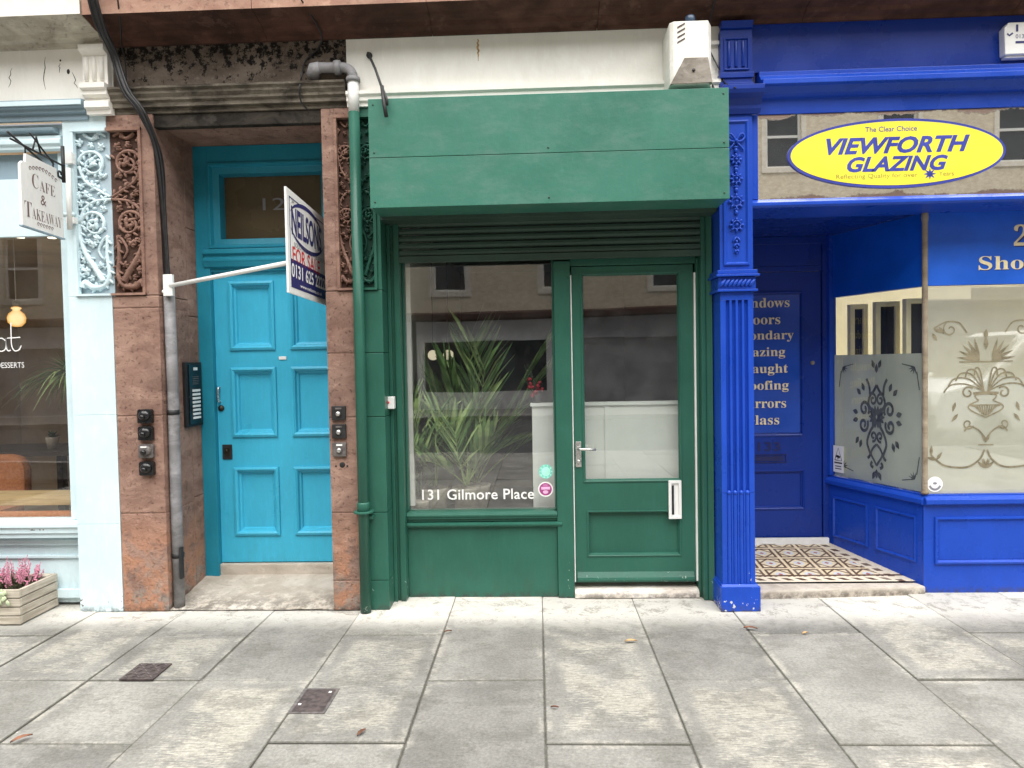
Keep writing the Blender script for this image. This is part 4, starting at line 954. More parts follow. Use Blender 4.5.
# porch side wall (left) and rear
MB().box(1.125,1.327,.252,1.05,.0,2.456).build('porch_wall', M['bluedoor'], B)
YB = 1.0
b = MB(); b.ring(1.3275,2.225,.10,2.455,.055,YB-.02,YB+.08); b.box(1.383,2.168,YB-.01,YB+.06,2.195,2.235); b.build('door_frame', M['bluedoor'], B, bevel=.003)
b = MB(); b.leaf_panels(1.385,2.166,.165,2.192,YB,YB+.05,[(1.50,2.035,.38,.685),(1.50,2.03,.945,2.045)],depth=.014,bol=.008,w=.028)
bd = b.build('blue_door', M['bluedoor'], B)
MB().quad((1.525,YB+.004,.97),(2.005,YB+.004,.97),(2.005,YB+.004,2.02),(1.525,YB+.004,2.02)).build('door_pane', M['bluepanel'], bd)
b = MB()
for i, (w_, ww) in enumerate([('Windows',.43),('Doors',.29),('Secondary',.49),('Glazing',.36),('Draught',.40),('Proofing',.41),('Mirrors',.37),('Glass',.265)]):
    b.text(bsans(w_), 1.715, 1.963-.1275*i, YB-.004, w=ww, h=.088 if any(c in 'pgy' for c in w_) else .074)
b.build('lettering', M['gold'], bd)
b = MB(); b.text('133', 1.77, .865, YB-.003, w=.17, h=.07, bold=.02); b.ring(1.56,1.90,.74,.805,.006,YB-.006,YB-.0005); b.box(1.58,1.88,YB-.004,YB-.0005,.755,.79); b.build('letter_plate', m_plain('dark_navy_plate',(.006,.012,.10),.35,0,.1,20,0), bd)
MB().lathe([(.016,0),(.016,-.006),(.010,-.010),(.002,-.011)], (2.10,YB-.001,1.50), 14, axis='y').build('lock', M['greymetal'], bd)
MB().box(1.383,2.168,YB+.052,YB+.06,.16,2.19).build('door_backing', M['intdark'], B)
b = MB(); b.box(1.36,2.20,YB-.05,YB-.021,.118,.168); b.box(1.70,1.80,YB-.056,YB-.0505,.125,.137); b.build('threshold_bar', M['white'], B, bevel=.004)
MB().box(1.383,2.168,YB-.008,YB+.02,2.236,2.40).build('overlight', M['bluedoor'], B)
# splayed side: local frame u along the side, -y outwards
P0, P1 = Vector((2.212,.985,0)), Vector((2.492,.20,0)); LU = (P1-P0).length; du = (P1-P0).normalized()
MS = Matrix(((du.x,-du.y,0,P0.x),(du.y,du.x,0,P0.y),(0,0,1,0),(0,0,0,1)))
def LB(): q = MB(); q.M = MS; return q
UQ = LU-.012
b = LB()
zb = lambda u: .125-.11*u/LU
b.add([(0,0,.10),(UQ,0,.0),(UQ,0,.575),(0,0,.575),(0,.12,.10),(UQ,.12,.0),(UQ,.12,.575),(0,.12,.575)], [(0,1,2,3),(4,7,6,5),(0,4,5,1),(1,5,6,2),(2,6,7,3),(3,7,4,0)])
for a, c in ((.045,.375),(.445,.775)): b.frame(a,c,.185,.49,[(-.002,-.001),(0,-.010),(.010,-.012),(.022,.004),(.026,-.0012)])
sr = b.build('stall_riser', M['blueclean'], B, label='splayed side panel of the stall riser')
b = MB(); b.box(2.486,X1,.20,.30,.0,.575)
for a, c in ((2.555,3.42),(3.52,4.4)): b.frame(a,c,.19,.495,[(-.002,.199),(0,.188),(.012,.186),(.026,.203),(.03,.1988)])
b.build('stall_riser', M['blueclean'], B)
b = LB(); b.px([(.12,.577),(-.02,.577),(-.03,.585),(-.03,.61),(-.018,.622),(.0,.632),(.0,.642),(.12,.645)], -.02, LU+.004); b.build('window_sill', M['blue'], B, bevel=.002)
b = MB(); b.px([(.30,.577),(.178,.577),(.168,.585),(.168,.612),(.180,.622),(.198,.632),(.198,.642),(.30,.645)], 2.487, X1); b.build('window_sill', M['blue'], B, bevel=.002)
b = LB(); b.box(-.03,.028,-.012,.05,.646,2.455); b.build('corner_stile', M['blue'], B, bevel=.003)
b = MB(); b.lathe([(.022,.0),(.024,.012),(.019,.02),(.017,.03),(.017,1.74),(.020,1.76),(.022,1.775),(.020,1.795),(.018,1.81)], (2.496,.205,.646), 16); b.build('corner_column', M['brass'], B)
wp = LB().quad((.03,.02,.645),(LU-.015,.02,.645),(LU-.015,.02,1.985),(.03,.02,1.985)).build('window_pane', M['glass_blueopen'], B)
wf = MB().quad((2.51,.215,.645),(X1,.215,.645),(X1,.215,1.98),(2.51,.215,1.98)).build('window_pane', M['frost2'], B, label='large etched front pane')
LB().box(.03,LU-.016,.018,.06,1.987,2.454).build('sign_box', M['signblue'], B)
sb = MB().box(2.509,X1,.205,.26,1.987,2.454).build('sign_box', M['signblue'], B, label='bright blue front panel lettered in gold')
b = MB(); b.text(bsans('2'), 3.05, 2.295, .2035, h=.135, align='L'); b.text(bsans('Showroom'), 2.832, 2.122, .2035, h=.088, w=.80, align='L'); b.build('lettering', M['goldb'], sb)
b = MB(); b.text(bsans('2'), 3.057, 2.288, .2042, h=.135, align='L'); b.text(bsans('Showroom'), 2.837, 2.117, .2042, h=.088, w=.80, align='L'); b.build('lettering_shadow', M['navy'], sb)
# etched ornaments
EK = [0]
def sym(b, pts, w, y, cx, cz, sc, m=None):
    for s_ in (-1,1):
        EK[0] = (EK[0]+1) % 60; y -= .00002*(EK[0] % 50)
        b.ribbon([(cx+s_*p[0]*sc, cz+p[1]*sc) for p in pts], [1.0*q*sc for q in w] if isinstance(w,list) else 1.0*w*sc, y, m)
def sym_leaf(b, x, z, l, w, rot, y, cx, cz, sc):
    for s_ in (-1,1):
        if x == 0 and abs(rot-PI/2) < .05 and s_ == 1: continue
        EK[0] += 1; y -= .00002*(EK[0] % 50)
        pts = [(x+l*t_*math.cos(rot), z+l*t_*math.sin(rot)) for t_ in (0,.2,.4,.6,.8,1)]
        b.ribbon([(cx+s_*p[0]*sc, cz+p[1]*sc) for p in pts], [1.05*w*sc*k for k in (.1,.7,1,.85,.5,.05)], y)
eg = LB().box(.032,LU-.018,.030,.037,.648,1.555); eg = eg.build('etched_glass_panel', M['frost'])
tag(eg, 'frosted glass panel etched with a dark scroll cartouche standing in the splayed window', 'glass panel')
b = LB(); cu, cz_, S = .425, 1.115, .43; Y_ = .028
sym(b, bez([(.0,.52),(.08,.42),(.18,.34),(.22,.20),(.10,.08)],8), .055, Y_, cu, cz_, S); sym(b, bez([(.18,.34),(.20,.50),(.28,.62)],6), .055, Y_, cu, cz_, S)
sym(b, spiral(.10,.28,.10,.02,1.2,1.2), .045, Y_, cu, cz_, S); sym(b, spiral(.34,.12,.14,.03,-2.5,-1.3), .055, Y_, cu, cz_, S); sym(b, spiral(.36,-.14,.13,.03,2.6,1.3), .055, Y_, cu, cz_, S)
sym(b, spiral(.09,-.32,.09,.02,-1.2,-1.2), .045, Y_, cu, cz_, S); sym(b, bez([(.04,-.10),(.20,-.28),(.26,-.45),(.18,-.62),(.25,-.70)],8), .055, Y_, cu, cz_, S)
sym(b, bez([(.0,-.45),(.10,-.52),(.15,-.62),(.05,-.74),(.0,-.80)],8), .045, Y_, cu, cz_, S); sym(b, bez([(.12,-.74),(.16,-.80),(.09,-.84)],6), .055, Y_, cu, cz_, S)
for q in (.0,.5,1,-.5,-1,1.5,-1.5): sym_leaf(b, .03, 0, .19, .085, q, Y_, cu, cz_, S)
for x, z, r_ in ((.34,.42,1.1),(.44,.36,.7),(.42,-.40,-1.2),(.50,-.36,-.9),(.52,.05,.2),(.52,-.06,-.2),(.0,.72,1.57),(.06,.80,1.1),(.0,-.86,-1.57),(.05,-.9,-1.1)): sym_leaf(b, x, z, .15, .085, r_, Y_, cu, cz_, S)
for q_ in range(len(b.v)):
    pu = MS.inverted() @ b.v[q_]; b.v[q_] = MS @ Vector((cu+(pu.x-cu)*.74, pu.y, pu.z))
for sx in (-1,1):
    for sz in (-1,1):
        ex, ez = cu+sx*.31, cz_-.02+sz*.37
        b.ribbon([(ex,ez),(ex-sx*.10,ez+sz*.022)], .006, Y_); b.ribbon([(ex+sx*.015,ez-sz*.03),(ex+sx*.035,ez-sz*.15)], .007, Y_)
        for k in range(5): a = math.atan2(-sz,-sx)+(-1+.5*k); b.ribbon([(ex,ez),(ex+.022*math.cos(a),ez+.022*math.sin(a)),(ex+.05*math.cos(a),ez+.05*math.sin(a))], [.003,.010,.001], Y_)
b.build('etching', M['etch'], eg)
b = MB(); cx, cz_, S, Y_ = 2.885, 1.255, .40, .2125
sym(b, bez([(.0,.08),(.16,.06),(.14,.0),(.12,-.03),(.26,-.10),(.24,-.18),(.0,-.30)],8), .022, Y_, cx, cz_, S)
sym(b, [(.0,.10),(.20,.09)], .04, Y_, cx, cz_, S); sym(b, [(.0,-.10),(.25,-.10)], .02, Y_, cx, cz_, S)
for k in range(6): sym(b, [(.02+.04*k,-.11),(.01+.025*k,-.27+.012*k*k*.5)], .022, Y_, cx, cz_, S)
sym(b, spiral(.28,.10,.10,.03,2.4,-1.1), .026, Y_, cx, cz_, S)
for q in (.25,.55,.85,1.15,1.4): sym(b, bez([(.03,.12),(.25*math.cos(q)+.05,.16+.3*math.sin(q)),(.48*math.cos(q)+.08,.14+.36*math.sin(q)),(.60*math.cos(q)+.08,.02+.36*math.sin(q))],6), .022, Y_, cx, cz_, S)
for q in (.15,.45,.75,1.05,1.35): sym_leaf(b, .10, .62, .36, .05, q, Y_, cx, cz_, S)
sym_leaf(b, .0, .80, .20, .07, 1.57, Y_, cx, cz_, S); sym_leaf(b, .0, .98, .14, .07, 1.57, Y_, cx, cz_, S)
sym(b, [(.0,.60),(.42,.60)], .018, Y_, cx, cz_, S)
sym(b, bez([(.02,-.62),(.12,-.50),(.26,-.44),(.34,-.52)],6), .026, Y_, cx, cz_, S); sym(b, spiral(.28,-.40,.09,.02,3.5,1.1), .022, Y_, cx, cz_, S)
sym(b, bez([(.02,-.82),(.10,-.98),(.30,-1.10),(.62,-1.08),(.78,-.98),(.86,-.90)],8), .03, Y_, cx, cz_, S); sym(b, [(.0,-.74),(.12,-.74)], .02, Y_, cx, cz_, S)
for x, z, r_ in ((.0,-.70,1.2),(.0,-1.12,1.2),(.02,-1.12,1.5),(.02,-1.12,.8),(.78,-.98,2.2),(.78,-.98,.3),(.86,-.90,1.6),(.44,-.24,-.9),(.48,-.05,-1.3)): sym_leaf(b, x, z, .16, .05, r_, Y_, cx, cz_, S)
sym(b, bez([(.30,.94),(.42,1.10),(.62,1.12),(.82,1.02)],8), .022, Y_, cx, cz_+.05, S); sym(b, spiral(.56,1.0,.12,.02,1,-1.1), .02, Y_, cx, cz_+.05, S); 
for x, z, r_ in ((.82,1.02,-2.6),(.84,.94,-2.1),(.74,1.04,-2.2)): sym_leaf(b, x, z, .14, .05, r_, Y_, cx, cz_+.05, S)
b.build('etching', M['etch2'], wf)
b = MB(); b.disc(2.564,.706,.050,.050,.2118); b.build('sticker', M['whiteprint'], wf, label='round white sticker low by the column')
b = MB(); b.ribbon([(2.564+.034*math.cos(R(a)),.706+.034*math.sin(R(a))) for a in range(195,350,10)], .014, .2112); b.disc(2.564,.712,.014,.008,.2112,12); b.build('sticker_print', M['greyprint'], wf)
b = LB(); b.box(.035,.135,.0125,.0145,.675,.875); b.build('sticker', M['whiteprint'], wp, label='white warning sticker with a black triangle')
b = LB(); b.ribbon([(.050,.765),(.085,.860),(.120,.765),(.050,.765)], .006, .0118)
b.add([(.062,.0115,.790),(.100,.0115,.782),(.106,.0115,.798),(.070,.0115,.806)],[(0,1,2,3)]); b.box(.080,.086,.0110,.0118,.775,.79); b.box(.047,.123,.011,.0118,.742,.752); b.box(.055,.115,.011,.0118,.718,.724); b.box(.055,.115,.011,.0118,.70,.706)
b.build('sticker_print', M['blackm'], wp)
# showroom interior and sample frames
b = MB(); b.box(2.24,2.30,1.08,2.6,.0,2.45); b.box(2.24,5.0,2.55,2.6,0,2.45); b.box(4.9,5.0,.3,2.6,0,2.45); b.build('interior_wall', M['intcream'], B)
MB().box(2.52,X1,.31,2.6,.40,.575).build('interior_floor', M['intcream'], B)  # no ceiling at the back: left open so sky light fills the showroom
bk = MB(); bk.box(2.60,4.85,.62,.66,1.38,1.93,0); bk.box(2.60,4.85,.60,.64,.58,1.379,1); tag(bk.build('backdrop_board', [M['creambackdrop'], M['greybackdrop']]), 'added cream and grey backdrop board brightening the etched front pane from behind', 'board')  # backdrop added to brighten and tint the frosted pane
tag(MB().box(2.95,4.85,.45,.47,1.78,1.99).build('yellow_board', M['yellowboard']), 'yellow strip board behind the top of the etched front pane', 'board')
fr = [(2.405,.92,.13,'narrow sample window frame nearest the porch door'),(2.515,.72,.17,'middle sample window frame in the splayed window'),(2.60,.50,.15,'sample window frame next to the bronze column')]
for x, y, w_, lab in fr:
    t = thing('sample_window_frame', lab, 'window frame', (x,y,.60), 'cream sample frames in the showroom')
    b = MB(); b.ring(x-w_/2,x+w_/2,.60,1.93,.034,y-.02,y+.03); b.build('frame', M['upvc'], t, bevel=.004)
    MB().box(x-w_/2+.034,x+w_/2-.034,y,y+.008,.635,1.895).build('pane', M['farglass'], t)
# oval sign on the mirror
S_ = thing('oval_shop_sign', 'yellow oval sign with a blue rim and blue lettering on the mirrored fascia', 'sign', (2.181,-.06,2.757))
b = MB(); b.py([(2.181+.643*math.cos(2*PI*i/72),2.757+.206*math.sin(2*PI*i/72)) for i in range(72)], -.058, -.0475); b.build('rim', M['signpurple'], S_)
b = MB(); b.disc(2.181,2.757,.626,.190,-.0595,72); b.build('face', M['yellow'], S_)
b = MB(); b.text('VIEWFORTH', 2.190, 2.806, -.0605, w=.845, h=.100, shear=.32, bold=.035); b.text('GLAZING', 2.187, 2.695, -.0605, w=.595, h=.092, shear=.32, bold=.035)
b.text('The Clear Choice', 2.150, 2.902, -.0605, w=.305, h=.030, bold=.006); 
for k in range(8):
    a = k*PI/4; b.add([(2.378+.040*math.cos(a),-.0607,2.628+.036*math.sin(a)),(2.378+.014*math.cos(a+.5),-.0607,2.628+.014*math.sin(a+.5)),(2.378,-.0607,2.628),(2.378+.014*math.cos(a-.5),-.0607,2.628+.014*math.sin(a-.5))],[(0,1,2,3)])
b.build('lettering', M['signpurple'], S_)
b = MB(); b.text('Reflecting Quality for over', 2.065, 2.622, -.0605, w=.48, h=.034); b.text('Years', 2.475, 2.628, -.0605, w=.088, h=.026); b.build('small_lettering', m_plain('faded_print', (.34,.30,.06), .5, 0, .2, 30, 0), S_)

# ------------------------------------------------------------------ things fixed to the fronts
# doorbells / bell pulls
def bell(x, z, mat, label, group, kind=0):
    t = thing('doorbell', label, 'doorbell', (x,YF,z), group)
    b = MB()
    if kind == 0:
        b.py([(x+.047*c,z+.044*s_) for c, s_ in ((-1,-.9),(-.9,-1),(.9,-1),(1,-.9),(1,.8),(.8,1),(-.8,1),(-1,.8))], YF-.028, YF-.0005)
        b.blob((x,YF-.03,z+.005),.038,.022,.034,14,8)
    else: b.box(x-.044,x+.044,YF-.020,YF-.0005,z-.044,z+.044)
    b.build('backplate', mat, t, bevel=.004)
    b = MB(); b.lathe([(.016,0),(.016,-.010),(.010,-.016),(.001,-.017)], (x,YF-(.05 if kind == 0 else .021),z-.004), 14, axis='y'); b.build('button', M['chrome'] if kind else M['black'], t)
    if kind or mat is M['irongrey']:
        MB().box(x-.018,x+.020,YF-(.0225 if kind else .053),YF-(.0202 if kind else .050),z+.024,z+.034).build('label_strip', M['irongrey'] if mat is not M['irongrey'] else M['white'], t)
    return t
gl = 'doorbells on the left stone pier'
for z, m, l in ((1.248,'black','top black doorbell of the four on the left stone pier'),(1.140,'black','second black doorbell from the top on the left stone pier'),(1.028,'irongrey','worn grey doorbell, third down on the left stone pier'),(.918,'black','lowest black doorbell on the left stone pier')):
    bell(-2.463, z, M[m], l, gl)
gl = 'doorbells on the narrow stone pier beside the downpipe'
for z, m, l in ((1.248,'blackm','upper black square doorbell beside the green downpipe'),(1.134,'blackm','lower black square doorbell beside the green downpipe'),(1.020,'irongrey','grey metal square doorbell above the empty hole in the narrow pier')):
    bell(-1.236, z, M[m], l, gl, 1)
b = MB(); b.lathe([(.018,0),(.016,-.0015),(.001,-.0016)], (-1.225,YF-.0005,.922), 16, axis='y')
for dx in (-.036,.036): b.lathe([(.006,0),(.005,-.0015),(.0005,-.0016)], (-1.229+dx,YF-.0005,.915), 10, axis='y')
tag(b.build('wiring_hole', M['blackm']), 'dark empty fixing hole under the grey square doorbell', 'hole')
# entry phone on the reveal
XR = -2.3605
t = thing('entry_phone', 'black entry phone panel with a column of white call buttons on the door reveal', 'entry phone', (XR,.30,1.37))
b = MB(); b.box(XR,XR+.022,.195,.415,1.148,1.585); b.build('backplate', M['blackm'], t, bevel=.004)
b = MB(); b.box(XR+.0225,XR+.030,.225,.395,1.165,1.57); b.build('panel', M['black'], t, bevel=.003)
MB().box(XR+.0305,XR+.033,.285,.335,1.53,1.55).build('indicator', M['white'], t)
b = MB()
for k in range(5): b.box(XR+.0302,XR+.0315,.27,.35,1.435+.012*k,1.440+.012*k)
b.build('speaker_grille', M['irongrey'], t)
for k in range(8): MB().box(XR+.0305,XR+.035,.262,.362,1.385-.0265*k,1.400-.0265*k).build('button', M['whiteprint'], t)
# conduit, cables
t = thing('conduit_pipe', 'grey galvanised conduit pipe up the corner of the doorway', 'pipe', (-2.325,.0,0))
b = MB(); b.tube([(-2.326,.0,.005),(-2.326,.0,.7),(-2.322,.0,1.4),(-2.327,.0,2.10)], .034, 14); b.build('pipe', M['galv'], t)
for z in (.33,1.25): MB().lathe([(.037,0),(.037,.03)], (-2.324,.0,z), 14).build('clip', M['blackm'], t)
MB().box(-2.30,-2.285,-.036,-.005,.20,.40).build('strap', M['blackm'], t)
t = thing('black_cables', 'bundle of thick black cables dropping past the cornice into the conduit', 'cables', (-2.34,0,2.1))
for i, (dx, r) in enumerate(((0,.013),(.024,.010),(-.020,.009),(.008,.010))):
    pts = bez([(-2.52+dx,-.42,4.05),(-2.525+dx,-.40,3.82),(-2.52+dx,-.32,3.58),(-2.53+dx*.8,-.17,3.46),(-2.475+dx*.9,-.150,3.25),(-2.385+dx*.8,-.125,3.10),(-2.345+dx*.5,-.05+.015*i,2.86),(-2.345+dx*.5,.0,2.42),(-2.335+dx*.5,.0,2.05)],8)
    MB().tube(pts, r, 8).build('cable', M['cable'], t)
tag(MB().tube(bez([(-2.30,-.42,4.0),(-2.36,-.39,3.80),(-2.43,-.25,3.60),(-2.51,-.11,3.53),(-2.51,-.08,3.44),(-2.512,-.075,3.30)],8), .005, 6).build('thin_cable', M['cable']), 'thin black cable hanging beside the thick bundle on the sooty lintel', 'cable')
tag(MB().tube(bez([(-1.38,-.40,4.0),(-1.36,-.38,3.80),(-1.33,-.345,3.68),(-1.27,-.13,3.565),(-1.30,-.07,3.50),(-1.385,-.07,3.42),(-1.412,-.075,3.32),(-1.405,-.125,3.25),(-1.41,-.11,3.17),(-1.38,-.07,3.12)],8), .005, 6).build('thin_cable', M['cable']), 'thin dark cable wandering down the cornice by the grey pipe elbow', 'cable')
# for sale board (stands out from the wall, its face towards +x)
t = thing('for_sale_board', 'white and navy for sale board on a white pole across the teal door', 'sign board', (-2.30,-.03,2.08))
bx = -1.352; y0, y1, z0, z1 = -.555, .36, 1.951, 2.530
def along(y): return bx - .062*(y-y0)
MBD = Matrix(((-.062,0+1*0,0,bx),(1,0,0,y0),(0,0,1,0),(0,0,0,1)))
# local frame: u runs into the doorway (+y), local -y faces the street side (+x)
du = Vector((-.062,1,0)).normalized(); MSB = Matrix(((du.x,-du.y,0,bx),(du.y,du.x,0,y0),(0,0,1,0),(0,0,0,1)))
W_ = y1-y0
def SBd(): q = MB(); q.M = MSB; return q
b = SBd(); b.box(0,W_,0,.012,z0,z1); b.build('board', M['whitepaint'], t, bevel=.001)
b = SBd(); b.box(.045,W_-.03,-.0012,-.0004,z0+.035,z0+.195); b.build('phone_band', M['navy'], t)
b = SBd(); b.ring(.045,W_-.03,z0+.035,z1-.04,.006,-.0016,-.0005)
b.ribbon([(.42+.38*math.cos(R(a)), 2.365+.128*math.sin(R(a))) for a in range(20,161,5)], [.004+.022*math.sin(R((a-20)*180/140)) for a in range(20,161,5)], -.0012); b.ribbon([(.42+.38*math.cos(R(a)), 2.365+.128*math.sin(R(a))) for a in range(200,341,5)], [.004+.022*math.sin(R((a-200)*180/140)) for a in range(200,341,5)], -.0012)
b.text('NEILSONS', .41, 2.365, -.0012, w=.66, h=.165, bold=.03); b.build('logo', M['navy'], t)
b = SBd(); b.text('SOLICITORS & ESTATE AGENTS', .47, 2.235, -.0012, w=.70, h=.026); b.text('A', .12, 2.475, -.0012, h=.03, w=.06); b.build('small_print', M['greyprint'], t)
b = SBd(); b.text('FOR SALE', .385, 2.176, -.0012, w=.60, h=.090, bold=.012); b.build('sale_lettering', M['redprint'], t)
b = SBd(); b.text('0131 625 2222', .43, 2.085, -.0018, w=.75, h=.080, bold=.02); b.text('www.neilsons.co.uk', .47, 2.012, -.0018, w=.50, h=.022, bold=.01); b.build('phone_lettering', M['whiteprint'], t)
b = MB(); b.tube([(-2.30,-.045,2.064),(-1.365,-.52,2.118)], .0135, 10); b.build('pole', M['whitepaint'], t)
b = MB(); b.box(-2.33,-2.27,-.062,-.037,2.0,2.135); b.tube([(-2.345,-.04,2.03),(-2.28,-.045,2.03)], .012, 8); b.build('bracket', M['whitepaint'], t, bevel=.003)
# downpipe
t = thing('downpipe', 'downpipe painted green with a white upper length and grey iron elbows', 'pipe', (-1.085,-.10,0))
b = MB(); b.tube([(-1.088,-.10,.004),(-1.086,-.10,1.5),(-1.085,-.10,3.085)], .0335, 16); b.lathe([(.0345,0),(.040,.004),(.040,.05),(.035,.06)], (-1.088,-.10,.635), 16); b.build('green_length', M['green'], t)
b = MB(); b.tube([(-1.085,-.10,3.086),(-1.085,-.10,3.275)], .033, 16); b.build('white_length', M['whitepaint'], t)
b = MB(); b.tube([(-1.085,-.10,3.276)]+[(-1.085-.062+.062*math.cos(R(a)),-.10,3.295+.062*math.sin(R(a))) for a in range(0,91,15)]+[(-1.30,-.10,3.362)], .030, 14)
b.lathe([(.042,0),(.044,.012),(.042,.026)], (-1.085,-.10,3.268), 14); b.lathe([(.042,-.018),(.044,0),(.042,.018)], (-1.178,-.10,3.358), 14, axis='x')
b.tube([(-1.290,-.10,3.362),(-1.325,-.10,3.355),(-1.338,-.085,3.335),(-1.338,-.03,3.32)], [.034,.039,.038,.034], 14); b.build('elbow', M['galv'], t)
b = MB(); b.lathe([(.035,0),(.062,.0),(.062,.012),(.035,.012)], (-1.087,-.10,.628), 20); b.box(-1.10,-1.03,-.10,YF-.001,.585,.605); b.build('bracket', M['green'], t, bevel=.002)
# hook bracket above the canopy
t = thing('iron_hook', 'black iron sign hook reaching from the white frieze over the canopy', 'hook', (-.99,-.06,3.43))
b = MB(); b.tube([(-.990,-.052,3.440),(-.990,-.10,3.440),(-.925,-.20,3.30),(-.855,-.33,3.12)], .008, 8); b.tube([(-.862,-.32,3.15),(-.845,-.345,3.03),(-.835,-.345,2.965)], .011, 8); b.tube([(-.855,-.33,3.13),(-.828,-.345,3.06),(-.828,-.345,3.03)], .007, 8)
b.build('arm', M['blackm'], t)
MB().lathe([(.018,0),(.018,-.02),(.006,-.022)], (-.990,-.053,3.440), 12, axis='y').build('rose', M['blackm'], t)
# siren box
t = thing('siren_box', 'dirty white slatted alarm siren box with a grey lower flap above the green canopy', 'alarm box', (.92,-.1,3.13))
b = MB(); yf, yb = -.29, -.064
b.pz([(.795,yb),(.795,yf+.02),(.815,yf),(1.012,yf),(1.042,yf+.06),(1.042,yb)], 3.115, 3.472); b.build('housing', M['dirtywhite'], t, bevel=.006)
b = MB(); b.add([(.795,yf-.004,3.118),(1.030,yf-.012,3.118),(1.008,yf-.0045,3.262),(.875,yf-.004,3.262),(.795,yf+.03,3.118),(1.030,yf+.03,3.118),(1.008,yf+.03,3.262),(.875,yf+.03,3.262)],[(0,1,2,3),(7,6,5,4),(0,4,5,1),(1,5,6,2),(2,6,7,3),(3,7,4,0)]); b.build('flap', M['greymetal'], t)
MB().lathe([(.009,0),(.009,-.004),(.001,-.005)], (.925,yf-.007,3.19), 12, axis='y').build('bolt', M['blackm'], t)
b = MB()
for k in range(4): b.add([(.836,yf-.002,3.345+.028*k),(.880,yf-.002,3.368+.028*k),(.880,yf-.002,3.378+.028*k),(.836,yf-.002,3.355+.028*k)],[(0,1,2,3)])
for k in range(5): b.box(1.0425,1.044,-.19,-.10,3.32+.03*k,3.332+.03*k)
b.build('louvre', M['iron'], t)
MB().lathe([(.030,0),(.030,.05),(.026,.058),(.001,.06)], (.925,-.22,3.472), 14).build('strobe_lamp', m_plain('smoky_blue_lens', (.05,.08,.13), .2, 0, .2, 20, 0), t)
tag(MB().tube(bez([(1.08,-.30,4.0),(1.07,-.33,3.70),(1.062,-.15,3.56),(1.058,-.10,3.45),(1.06,-.09,3.25),(1.09,-.10,3.16),(1.10,-.10,3.10)],8), .005, 6).build('thin_cable', M['cable']), 'thin black cable dropping beside the siren box to the canopy', 'cable')
tag(MB().tube(bez([(1.06,-.09,3.42),(1.09,-.075,3.36),(1.135,-.085,3.26),(1.15,-.125,3.18),(1.19,-.20,3.12)],8), .004, 6).build('thin_cable', M['cable']), 'short dark cable looping from the siren box onto the blue corbel', 'cable')
# alarm box at the right
t = thing('alarm_box', 'white alarm box with black print at the right end of the blue fascia', 'alarm box', (2.885,-.06,3.28))
MA = Matrix.Translation((.0,0,-.004))
b = MB(); b.M = MA; b.py([(2.78,3.30),(2.775,3.455),(2.80,3.485),(3.10,3.485),(3.13,3.455),(3.12,3.30)], -.115, -.0615); b.py([(2.79,3.285),(3.11,3.285),(3.11,3.2995),(2.79,3.2995)], -.10, -.0615); b.build('housing', M['white'], t, bevel=.006)
b = MB(); b.M = MA; b.add([(2.80,-.1165,3.303),(3.10,-.1165,3.303),(3.06,-.1165,3.345),(2.85,-.1165,3.345)],[(0,1,2,3)]); b.build('flap', M['intgrey'], t)
b = MB(); b.M = MA; b.box(2.840,2.852,-.1175,-.1155,3.43,3.470); b.box(2.838,3.04,-.1175,-.1155,3.362,3.374); b.ribbon([(2.79,3.42),(2.802,3.408),(2.822,3.422)], .010, -.1162); b.text('0131', 2.838, 3.402, -.1162, h=.024, align='L'); b.build('print', M['navy'], t)
# key switch
t = thing('key_switch', 'small white shutter key switch on the green frame', 'switch', (-.948,.06,1.30))
b = MB(); b.box(-.985,-.910,.030,.0840,1.262,1.340); b.build('casing', M['white'], t, bevel=.004)
MB().lathe([(.009,0),(.009,-.004),(.001,-.0045)], (-.947,.0298,1.303), 12, axis='y').build('keyhole', M['redprint'], t)
MB().box(-.953,-.941,.10,.12,1.12,1.264).build('cable_clip', M['green'], t)
# hanging cafe sign
t = thing('hanging_cafe_sign', 'white hanging sign for the cafe and takeaway on an iron bracket', 'sign', (-2.9,-.1,2.6))
sx0, sy0, sx1, sy1 = -2.825, -.575, -2.880, -.165
du = Vector((sx1-sx0, sy1-sy0, 0)); LW = du.length; du.normalize(); MSC = Matrix(((du.x,-du.y,0,sx0),(du.y,du.x,0,sy0),(0,0,1,0),(0,0,0,1)))
def SC(): q = MB(); q.M = MSC; return q
b = SC(); 
pr = [(0,2.352),(LW,2.352),(LW,2.70)]+[(LW-.05*math.sin(R(a)),2.70+.0+.05*(1-math.cos(R(a)))) for a in (30,60,90)]+[(LW-.05,2.765),(.05,2.765)]+[(.05*math.cos(R(a)),2.70+.05*(1-math.sin(R(a)))*.6) for a in (30,60,90)][::-1]+[(0,2.70)]
pr = [(0,2.352),(LW,2.352),(LW,2.69),(LW-.02,2.71),(LW-.05,2.715),(LW-.055,2.762),(.055,2.762),(.05,2.715),(.02,2.71),(0,2.69)]
b.py(pr, 0, .014); b.build('board', M['whitepaint'], t, bevel=.001)
b = SC(); b.ring(-.006,LW+.006,2.346,2.354,.004,-.003,.017); b.build('edge_trim', M['bluegrey'], t)
b = SC(); KW = dict(bold=-.012)
b.text(bsans('C'), LW*.32, 2.628, -.001, h=.082, w=.062, **KW); b.text(bsans('AFE'), LW*.61, 2.616, -.001, h=.062, w=.16, **KW); b.text('&', LW*.5, 2.535, -.001, h=.058, w=.055)
b.text(bsans('T'), .056, 2.452, -.001, h=.085, w=.066, **KW); b.text(bsans('AKEAWAY'), .240, 2.440, -.001, h=.064, w=.30, **KW); b.build('lettering', M['brownprint'], t)
b = SC()
